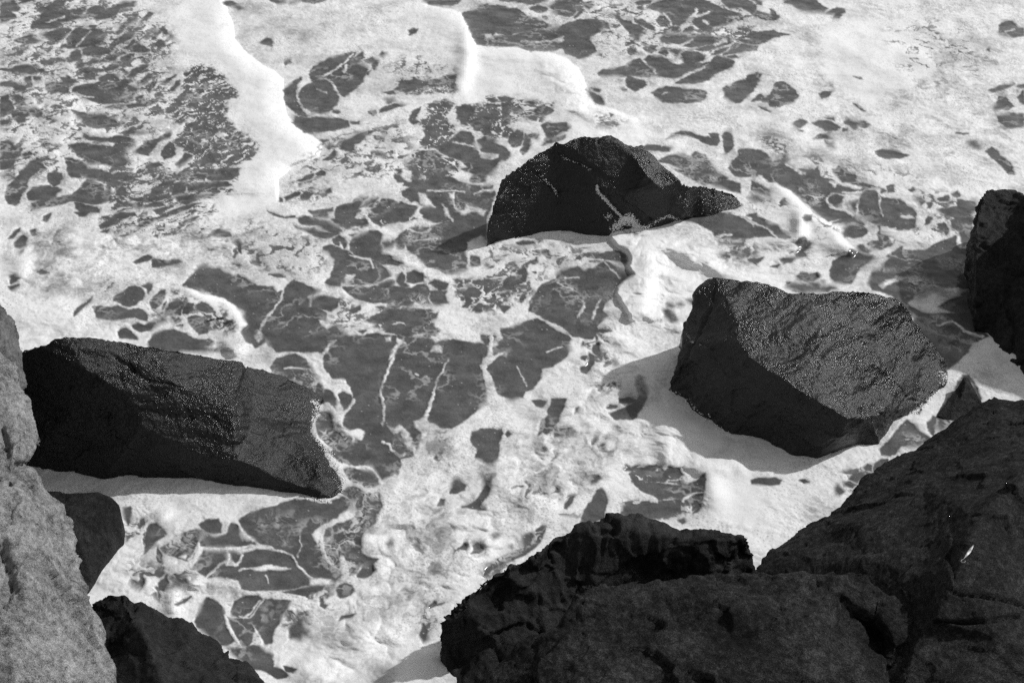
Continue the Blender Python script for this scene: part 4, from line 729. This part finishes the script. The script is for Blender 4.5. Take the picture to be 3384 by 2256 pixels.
        disp -= dp*np.exp(-(np.clip(d, 0, 9)/wd)**2)*(no[:, 2] > -.2)
    co = co+no*disp[:, None]
    em.vertices.foreach_set('co', co.ravel()); em.update()
    em.polygons.foreach_set('use_smooth', np.ones(len(em.polygons), bool))
    em.materials.clear(); em.materials.append(material)
    ob['label'] = label; ob['category'] = 'boulder'
    if group: ob['group'] = group
    print(name, nv)
    return ob

wet = rock_mat('wet_black_rock', .003, .014, .30, .7, True, spec=.38, grain=(.9, .5, .2))
wet2 = rock_mat('wet_dark_rock', .003, .020, .30, .7, True, spec=.45, grain=(.5, -.9, .6))
dampd = rock_mat('damp_dark_rock', .003, .05, .6, .8, False, spec=.2, grain=(1.4, .2, 0), stretch=.4, gam=2, bumpd=.018)
dampf = rock_mat('dark_rough_rock', .004, .10, .75, 1, False, 1.0, .12, bumpd=.022, gam=2.4, grain=(.3, .7, 0), stretch=2.2)
grey = rock_mat('dry_grey_rock', .035, .54, .9, 1, False, 1.0, .1, bumpd=.024, gam=1.15, grain=(.2, .3, .3), stretch=.6)
greyd = rock_mat('dry_dull_grey_rock', .05, .26, .9, 1, False, 1.0, .1, bumpd=.016, stretch=1)
GR = 'boulders of the shore'

center = rock('boulder', 'rounded black wet boulder standing alone in the foam at centre', 
 'F211,66,0 F211,58,.12 F212,45,.3 F217,30,.5 F223,10,.7 F228,4,.74 C35,140,.8 C44,133,.85 C58,125,.9 C62,122,.92 C68,124,.92 C74,121,.94 C84,118,.96 C95,119,.97 C103,117,.98 C110,116,.98 C116,119,.97 C124,125,.9 C130,127,.88 C136,125,.87 C146,133,.78 C152,140,.7 G166,6,.6 G170,10,.57 G177,13,.48 G186,13,.38 G196,15,.29 G205,17,.21 G214,19,.13 G219,23,.07 G222,30,.01 G216,37,-.02 G204,40,-.02 G192,42,-.01 G182,42,0 G172,44,0 G165,46,0 G152,50,0 G140,52,0 G128,50,0 G118,54,0 G108,58,0 G90,57,0 G75,55,0 G65,54,0 G50,55,0 G40,57,0 G24,60,0 G10,62,0',
 ['C80,130,.86 C112,122,.95 C126,132,.84 G140,4,.72 G152,16,.55 G163,28,.32 G174,40,.13', 'G60,10,.54 G62,34,.25', 'G97,16,.52 G108,30,.33 G116,42,.14', 'G28,30,.36', 'G130,20,.5'],
 wet, big=.03, seed=3, chips=.005, med=.007, cracks=[(.02, .035, 'G96,14,.65 G103,24,.5 G112,34,.35 G119,42,.2'), (.016, .025, 'G46,4,.7 G54,12,.6 G63,20,.5'), (.016, .02, 'C64,133,.8 C75,138,.8 C94,146,.75')], group=GR)
right = rock('boulder', 'angular wet boulder with glinting flat top, right of centre',
 'G192,97,.86 G200,94,.95 G213,94,.95 H0,97,.94 H14,99,.92 H30,104,.9 H48,106,.88 H70,105,.86 H90,103,.84 H102,104,.8 H112,107,.72 H126,113,.6 H136,122,.46 H144,134,.34 L150,2,.26 L160,14,.14 L168,24,.04 L168,32,0 L165,41,0 L155,50,0 L142,62,0 L135,67,0 L125,70,0 L118,82,0 L111,96,0 L104,101,0 L97,96,0 L85,99,0 L76,103,0 L73,109,0 L55,108,0 L35,104,0 L15,98,0 L12,93,0 L0,89,0 K215,86,0 K207,84,0 K198,75,0 K190,70,0 K180,62,0 K170,53,0 K160,48,0 K158,44,.05 K160,38,.15 K165,28,.3 K167,18,.42 K172,5,.56 G174,128,.6 G180,118,.72 G186,105,.82',
 ['G200,97,.93 G207,108,.9 G215,120,.88 G219,134,.84 K219,4,.8 L0,19,.74 L20,33,.7 L40,46,.66 L60,58,.6 L83,71,.52', 'L83,71,.52 L80,84,.35 L76,98,.12', 'L107,79,.22 L111,90,.06', 'L96,72,.42 L112,66,.32', 'H60,125,.86 H100,135,.62', 'K180,20,.5 K200,40,.42'],
 wet2, big=.05, seed=5, chips=.006, med=.008, strata=((-.5, .6, .5), 7, .04), cracks=[(.012, .02, 'G200,100,.9 G196,120,.7 K178,10,.5 K168,34,.3')], group=GR)
left = rock('boulder', 'long low wet boulder at left, sloping down to a point in the water',
 'I18,15,1.156 I28,10,1.251 I36,8,1.292 I47,2,1.36 I56,1,1.36 I80,2,1.306 I105,4,1.224 I128,7,1.142 I150,10,1.034 I172,14,0.898 I195,20,0.748 I210,22,0.653 J5,25,0.517 J24,29,0.408 J40,34,0.299 J56,42,0.163 J70,52,0.041 J66,62,0 J62,75,0 J62,84,0 J69,95,0 J72,104,0 J80,115,0 J85,126,0 J86,135,0 J78,139,0 J62,139,0 J45,137,0 J25,134,0 J0,131,0 I200,130,0 I180,127,0 I160,126,0 I140,124,0 I110,121,0 I90,124,0 I75,121,0 I50,118,0 I30,113,0 I15,110,0 I-10,100,0 I-10,30,0.816',
 ['I22,16,1.156 I45,14,1.265 I64,15,1.265 I72,27,1.17 I90,39,1.061 I108,49,0.938 I120,66,0.734 I123,78,0.626 I140,88,0.517 I160,98,0.408 I180,105,0.326 I205,107,0.299 I220,112,0.245 I235,120,0.163 J45,129,0.11 J66,133,0.07', 'I100,14,1.17 I150,40,0.925 I200,60,0.626 J10,70,0.34 J50,90,0.2 J62,108,0.15 J70,122,0.1', 'I60,70,0.612 I60,100,0.204'],
 wet, big=.03, med=.007, seed=8, chips=.006, strata=((.3, .5, .8), 6, .035), cracks=[(.012, .02, 'J30,87,0.272 J42,83,0.204 J54,82,0.136'), (.014, .022, 'I94,15,1.156 I110,26,1.088 I128,38,0.952 I150,42,0.898'), (.014, .02, 'I110,22,1.088 I118,34,1.006 I135,48,0.816')], group=GR)
farr = rock('boulder', 'tall black boulder with straight side at the right edge',
 'H192,138,.02 H192,125,.15 H193,100,.35 H193,75,.55 H193,52,.7 H194,44,.74 H197,28,.8 H199,20,.84 H204,17,.86 H209,15,.87 H220,16,.87 H228,18,.86 H235,24,.86 H256,16,1.1 H285,4,1.5 H330,0,1.7 H420,20,1.8 L440,60,.6 L400,110,0 L330,90,0 L262,64,0 L244,50,0 L235,38,0 L228,28,0 L222,20,0 L212,14,0 L207,6,0 L203,-3,0',  # unseen part past the right edge, extended and raised to shade the foam
 ['H196,48,.72 H214,52,.72 H236,62,.66', 'H212,80,.5 H225,100,.4'], dampd, big=.04, seed=12, chips=.015, strata=((.1, .2, 1), 9, .05), group=GR)
slab = rock('boulder', 'small dark slab with straight edge behind the pale boulder at left',
 'M20,-10,.3 M50,-9,.34 M60,-8,.36 M85,-9,.36 M97,-4,.33 M103,3,.3 M105,12,.24 M105,27,.16 M100,34,.13 M96,41,.11 M88,54,.08 M80,68,.06 M73,80,.03 M60,90,0 M20,90,0 M10,30,.2',
 ['M60,10,.34 M92,15,.27'], dampd, voxel=.012, big=.012, chips=.003, med=.005, fine=.002, seed=14, group=GR)
low = rock('boulder', 'dark ridged boulder at bottom left beside the pale boulder',
 'M77,89,.5 M85,83,.55 M95,79,.6 M106,78,.62 M111,82,.57 M115,88,.5 M122,87,.5 M131,90,.45 M140,97,.36 M146,102,.3 M150,100,.3 M157,100,.28 M165,104,.2 M174,113,.1 M186,119,.05 M195,130,0 M206,136,0 M215,144,0 M223,153,0 M235,162,0 M250,185,0 M240,230,0 M60,230,0 M60,180,.3 M70,120,.4',
 ['M106,81,.62 M111,93,.62 M119,107,.64 M127,120,.64 M133,136,.6 M142,160,.5 M150,190,.4', 'M144,121,.42 M165,120,.34 M182,135,.26 M205,155,.14', 'M122,90,.5 M135,110,.46'],
 dampd, big=.03, seed=17, chips=.02, group=GR)
midb = rock('boulder', 'dark flat-topped boulder with broken face at bottom centre',
 'N171,102,.62 N175,98,.64 N181,94,.65 N188,86,.66 N200,77,.66 N210,68,.67 N222,60,.68 O14,60,.68 O26,54,.69 O38,50,.7 O50,43,.7 O56,33,.71 O68,27,.72 O80,19,.73 O95,18,.73 O103,14,.74 O110,13,.74 O119,16,.73 O130,14,.72 O145,16,.7 O160,21,.67 O180,23,.64 O195,25,.62 O215,28,.58 O227,30,.55 O230,36,.5 O235,45,.42 P4,54,.33 P8,66,.2 P6,90,0 P-20,120,0 O150,130,0 O60,150,0 O10,168,0 N190,180,0 N182,160,0 N176,142,0 N172,130,.14 N170,116,.4',
 ['O84,21,.73 O100,23,.74 O118,20,.74 O140,28,.69 O165,30,.64 O185,33,.6 O210,34,.55 O225,36,.48', 'O122,24,.72 O130,44,.55 O138,66,.3', 'O184,34,.6 O192,50,.47 O200,62,.34', 'O50,60,.5 O60,90,.3', 'O0,80,.5 O10,120,.25', 'O212,36,.54 O213,58,.32'],
 dampd, big=.03, seed=21, chips=.018, med=.015, strata=((1, .3, -.1), 6, .055), group=GR)
diag = rock('boulder', 'huge dark boulder rising at the right edge, two long cracks on it',
 'P-4,58,0 P5,57,0 P12,46,0 P20,38,0 P40,24,0 P55,13,0 P75,0,0 L70,146,0 L85,134,0 L100,120,0 L115,110,0 L124,105,0 L130,99,0 L140,98,0 L150,90,0 L158,86,0 L170,77,0 L185,66,0 L192,60,0 L198,55,.02 L206,51,.06 L214,54,.08 L228,55,.1 L235,54,.12 L262,50,.25 L310,60,.6 P310,0,.75 P310,200,.7 P130,200,.8 P60,140,.4 P-10,90,0',
 ['L262,112,1.2 L235,120,1.2 L222,134,1.2 P210,0,1.2 P195,18,1.2 P185,40,1.18 P178,60,1.15 P173,75,1.12 P160,86,1.06 P158,100,1.02 P146,112,.9 P135,125,.8 P134,157,.78', 'L185,95,.48 L150,125,.5 P90,20,.44', 'P100,50,.62 P140,60,.88', 'L215,105,.8 P175,0,.95 P150,25,.8', 'P220,60,1.1 P220,120,1.05', 'P250,60,.98'],
  dampf, voxel=.016, big=.035, seed=24, chips=.009, med=.013, fine=.007, cracks=[(.016, .05, 'P172,76,.87 P190,80,.9 P215,84,.95 P240,91,1'), (.016, .05, 'P158,105,.82 P180,104,.9 P205,103,.95 P229,99,1'), (.03, .03, 'L235,74,.3 L205,82,.3 L180,92,.3 L165,100,.25')], group=GR)
fore = rock('boulder', 'broad dark rough boulder filling the bottom right foreground',
 'O85,71,1.0 O100,70,1.0 O120,69,1.0 O145,69,.98 O170,68,.96 O200,63,.92 O225,59,.88 P5,60,.86 P18,66,.86 P30,65,.88 P45,63,.92 P60,63,.94 P75,60,.96 P85,58,.96 P100,60,.92 P112,72,.88 P122,88,.84 P135,102,.8 P148,109,.76 P155,113,.74 P150,118,.76 P140,121,.78 P135,125,.78 P134,157,.84 P133,200,.9 O100,210,1.0 N190,200,.6 N205,170,.56 O-8,160,.52 O3,147,.56 O12,137,.64 O15,135,.66 O25,123,.72 O37,114,.77 O50,112,.82 O65,109,.86 O70,104,.9 O76,94,.95 O81,82,.98',
 ['O88,73,1.0 O100,77,.99 O130,75,.99 O170,76,.98 O210,74,.96', 'O52,116,.86 O70,116,.9 O105,104,.96 O130,110,.98', 'O30,130,.76 O20,145,.7', 'P35,72,.9 P70,76,.94 P88,86,.9 P108,100,.82', 'P75,80,.9 P85,100,.72 P110,115,.62 P120,150,.66', 'P30,120,.98 P60,130,.98', 'P114,97,.86 P130,103,.84 P150,112,.76', 'P116,106,.86 P122,116,.84 P140,119,.8'],
 dampf, voxel=.016, big=.07, seed=27, chips=.02, med=.03, fine=.006, group=GR)
tip = rock('boulder', 'small pointed dark rock in the gap between glinting boulder and diagonal boulder',
 'L160,69,0 L166,60,.03 L172,52,.07 L178,43,.1 L183,35,.15 L187,35,.16 L190,41,.13 L195,51,.07 L200,58,.04 L192,66,-.02 L176,76,-.03',
 ['L185,42,.17 L180,56,.09 L172,66,.03'], dampd, voxel=.01, big=.01, med=.004, chips=.003, seed=41, group=GR)
dull = rock('boulder', 'dull grey rounded boulder at the left edge, behind the pale one',
 'E-40,100,1.7 E-8,110,1.7 E0,114,1.7 E5,118,1.68 E10,126,1.62 E14,140,1.5 E16,149,1.42 I18,14,1.38 I20,26,1.3 I24,44,1.2 I10,60,1.2 I-40,60,1.4',
 ['I0,6,1.6 I10,16,1.45'], greyd, big=.02, seed=31, inset=.6, under=-.45, group=GR, chips=.01)
pale = rock('boulder', 'tall pale grey dry boulder in the left foreground',
 'I0,13,1.62 I5,15,1.6 I12,21,1.58 I17,28,1.56 I20,36,1.54 I22,45,1.5 I26,54,1.47 I29,62,1.44 I32,75,1.38 I35,83,1.34 I38,91,1.3 I32,99,1.27 I25,108,1.22 I31,114,1.17 I38,125,1.1 I47,137,1.02 I56,145,.97 I57,155,.93 M62,17,.9 M68,25,.87 M70,32,.85 M69,45,.81 M68,62,.77 M73,74,.73 M74,84,.7 M79,94,.66 M85,101,.63 M90,112,.6 M94,125,.57 M96,140,.53 M99,153,.5 M104,175,.42 M108,205,.3 M60,230,.4 M-40,230,1.0 M-80,100,1.6 I-80,20,1.8',
 ['I0,40,1.66 I15,75,1.58 I22,105,1.4', 'I10,110,1.5 M20,20,1.44 M30,60,1.32 M42,100,1.14 M55,150,.9', 'M50,4,1.08 M52,30,1.05 M58,60,.98 M66,85,.88', 'M10,130,1.3 M20,190,1.1', 'I4,17,1.62 I14,27,1.6 I19,38,1.56'],
 grey, voxel=.013, inset=.4, under=-.5, big=.03, seed=35, chips=.018, med=.026, fine=.007, cracks=[(.022, .07, 'M3,34,1.5 M6,50,1.5 M9,66,1.4 M13,78,1.4'), (.04, .08, 'M48,15,1.1 M50,28,1.1 M52,42,1.05 M62,56,.95'), (.035, .05, 'I25,108,1.3 I18,112,1.35 I10,125,1.4'), (.018, .05, 'I2,80,1.6 I5,92,1.55 I6,102,1.5'), (.03, .05, 'M60,62,1 M63,74,.95 M65,84,.9')], group=GR)

# ---------------------------------------------------------------- clots of foam flung on the stones
dg = bpy.context.evaluated_depsgraph_get(); dg.update()
def bvh(o):
    me = o.data; n = len(me.vertices); c = np.empty(n*3); me.vertices.foreach_get('co', c)
    return BVHTree.FromPolygons([tuple(v) for v in c.reshape(-1, 3)], [tuple(p.vertices) for p in me.polygons])
trees = {o.name: bvh(o) for o in (center, right, left, diag)}
EYE = Vector((0, 0, CAM_H))
def hit(tile, u, v, names):
    x, y = world_xy(*gu(tile, u, v), 0); d = (Vector((x, y, 0))-EYE).normalized(); best = None
    for n in names:
        r = trees[n].ray_cast(EYE, d)
        if r[0] is not None and (best is None or r[3] < best[3]): best = r
    return best, Vector((x, y, 0))
fm, nt, bs = mat('foam_bubbles'); bs.inputs['Base Color'].default_value = (.8, .8, .8, 1); bs.inputs['Roughness'].default_value = .6
ico = bmesh.new(); bmesh.ops.create_icosphere(ico, subdivisions=1, radius=1); IV = [v.co.copy() for v in ico.verts]; IF = [[v.index for v in f.verts] for f in ico.faces]; ico.free()
def clots(label, strokes, names):
    vs_, fs_ = [], []
    for tile, wd, cnt, r0, r1, body in strokes:
        P = [tuple(map(float, p.split(','))) for p in body.split()]
        for _ in range(cnt):
            t = random.random()*(len(P)-1); i = int(t); f = t-i
            u = P[i][0]*(1-f)+P[i+1][0]*f+random.gauss(0, wd); v = P[i][1]*(1-f)+P[i+1][1]*f+random.gauss(0, wd)
            h, g = hit(tile, u, v, names)
            if h is None: p, n = g+Vector((0, 0, .02)), Vector((0, 0, 1))
            else:
                p, n = h[0], h[1]
                if p.z < 0: p, n = g, Vector((0, 0, 1))
            r = random.uniform(r0, r1)*random.random()**.5; s = Vector((random.uniform(.7, 1.5), random.uniform(.7, 1.5), random.uniform(.5, .9)))*r
            b = len(vs_)
            vs_ += [tuple(p+n*r*.3+Vector((q.x*s.x, q.y*s.y, q.z*s.z))) for q in IV]; fs_ += [[b+j for j in f_] for f_ in IF]
    me = bpy.data.meshes.new('sea_foam'); me.from_pydata(vs_, [], fs_); me.polygons.foreach_set('use_smooth', [True]*len(fs_)); me.materials.append(fm)
    o = bpy.data.objects.new('sea_foam', me); scene.collection.objects.link(o); o['kind'] = 'stuff'; o['label'] = label
    return o
NM = [center.name]
clots('white bubbles of foam trickling down the round centre boulder', [('G', .7, 900, .003, .011, '97,14 99,20 104,25 109,31 114,36 119,41 124,43'), ('G', 2.2, 1300, .003, .013, '112,52 120,44 126,42 132,50 140,54'), ('G', .7, 60, .004, .01, '47,4 54,10 60,17 63,21'), ('G', 1.6, 40, .004, .01, '105,41 110,40'), ('G', .8, 200, .003, .010, '140,50 150,44 158,40 166,42 172,48'), ('G', 3, 70, .003, .007, '170,26 185,30 200,34 214,36'), ('C', .6, 40, .003, .008, '66,134 72,138 84,142 92,146')], NM)
clots('white foam fringe along the point of the long left boulder', [('J', 1.5, 900, .002, .008, '60,56 66,60 62,70 61,80 65,88 72,98 80,110 88,124 86,134'), ('J', .9, 160, .003, .009, '44,138 60,140 76,143')], [left.name])
clots('white foam fringe along the foot of the glinting boulder', [('L', .8, 260, .003, .010, '76,104 88,98 98,97 104,101 111,98'), ('L', 1.0, 700, .003, .010, '112,95 120,82 134,70 146,62 160,48'), ('L', 1.3, 120, .003, .011, '160,33 168,34 165,40'), ('K', 1.6, 260, .003, .010, '160,48 170,53 182,63 198,76 210,86 222,95 235,99'), ('L', 1.5, 200, .003, .009, '0,89 15,98 35,105 55,108 74,109')], [right.name])

# ---------------------------------------------------------------- feather caught on the big diagonal boulder
fmat, nt, bs = mat('white_feather'); bs.inputs['Base Color'].default_value = (.8, .8, .8, 1); bs.inputs['Roughness'].default_value = .6
qmat, nt, bs = mat('pale_quill'); bs.inputs['Base Color'].default_value = (.35, .35, .35, 1)
def on(u, v, lift=.012):
    h, g = hit('P', u, v, [diag.name]); return (h[0]+h[1]*lift) if h else g+Vector((0, 0, 1))
root = bpy.data.objects.new('feather', None); scene.collection.objects.link(root); base = on(183, 49); root.location = base
root['label'] = 'small white feather with curled quill lying on the dark boulder at right'; root['category'] = 'feather'
spine = [(183.5, 49.5), (185, 47.5), (186.5, 45.5), (188, 43.3), (189.4, 41.2), (190.5, 39.2), (190.9, 38.4)]
wid = [.1, .8, 1.15, 1.2, 1.0, .5, .1]
vs_, fs_ = [], []
for (u, v), wdt in zip(spine, wid):
    for s_, lf in ((-1, .008), (0, .02), (1, .01)): vs_.append(on(u+s_*wdt*.85, v+s_*wdt*.55, lf)-base)
for i in range(len(spine)-1):
    for j in (0, 1): fs_.append([3*i+j, 3*i+j+1, 3*i+j+4, 3*i+j+3])
me = bpy.data.meshes.new('vane'); me.from_pydata(vs_, [], fs_); me.materials.append(fmat)
o = bpy.data.objects.new('vane', me); scene.collection.objects.link(o); o.parent = root
so = o.modifiers.new('t', 'SOLIDIFY'); so.thickness = .003
q_ = [(183.5, 49.5), (182.6, 50.6), (181.2, 51.4), (180.8, 52.6), (182, 53.6), (183.6, 53.2), (184.4, 52)]
cu = bpy.data.curves.new('quill', 'CURVE'); cu.dimensions = '3D'; cu.bevel_depth = .0022; sp = cu.splines.new('POLY'); sp.points.add(len(q_)-1)
for p, (u, v) in zip(sp.points, q_): p.co = (*(on(u, v, .01)-base), 1)
tmp = bpy.data.objects.new('tmp', cu); qm = bpy.data.meshes.new_from_object(tmp); bpy.data.objects.remove(tmp); qm.materials.clear(); qm.materials.append(qmat)
o = bpy.data.objects.new('quill', qm); scene.collection.objects.link(o); o.parent = root
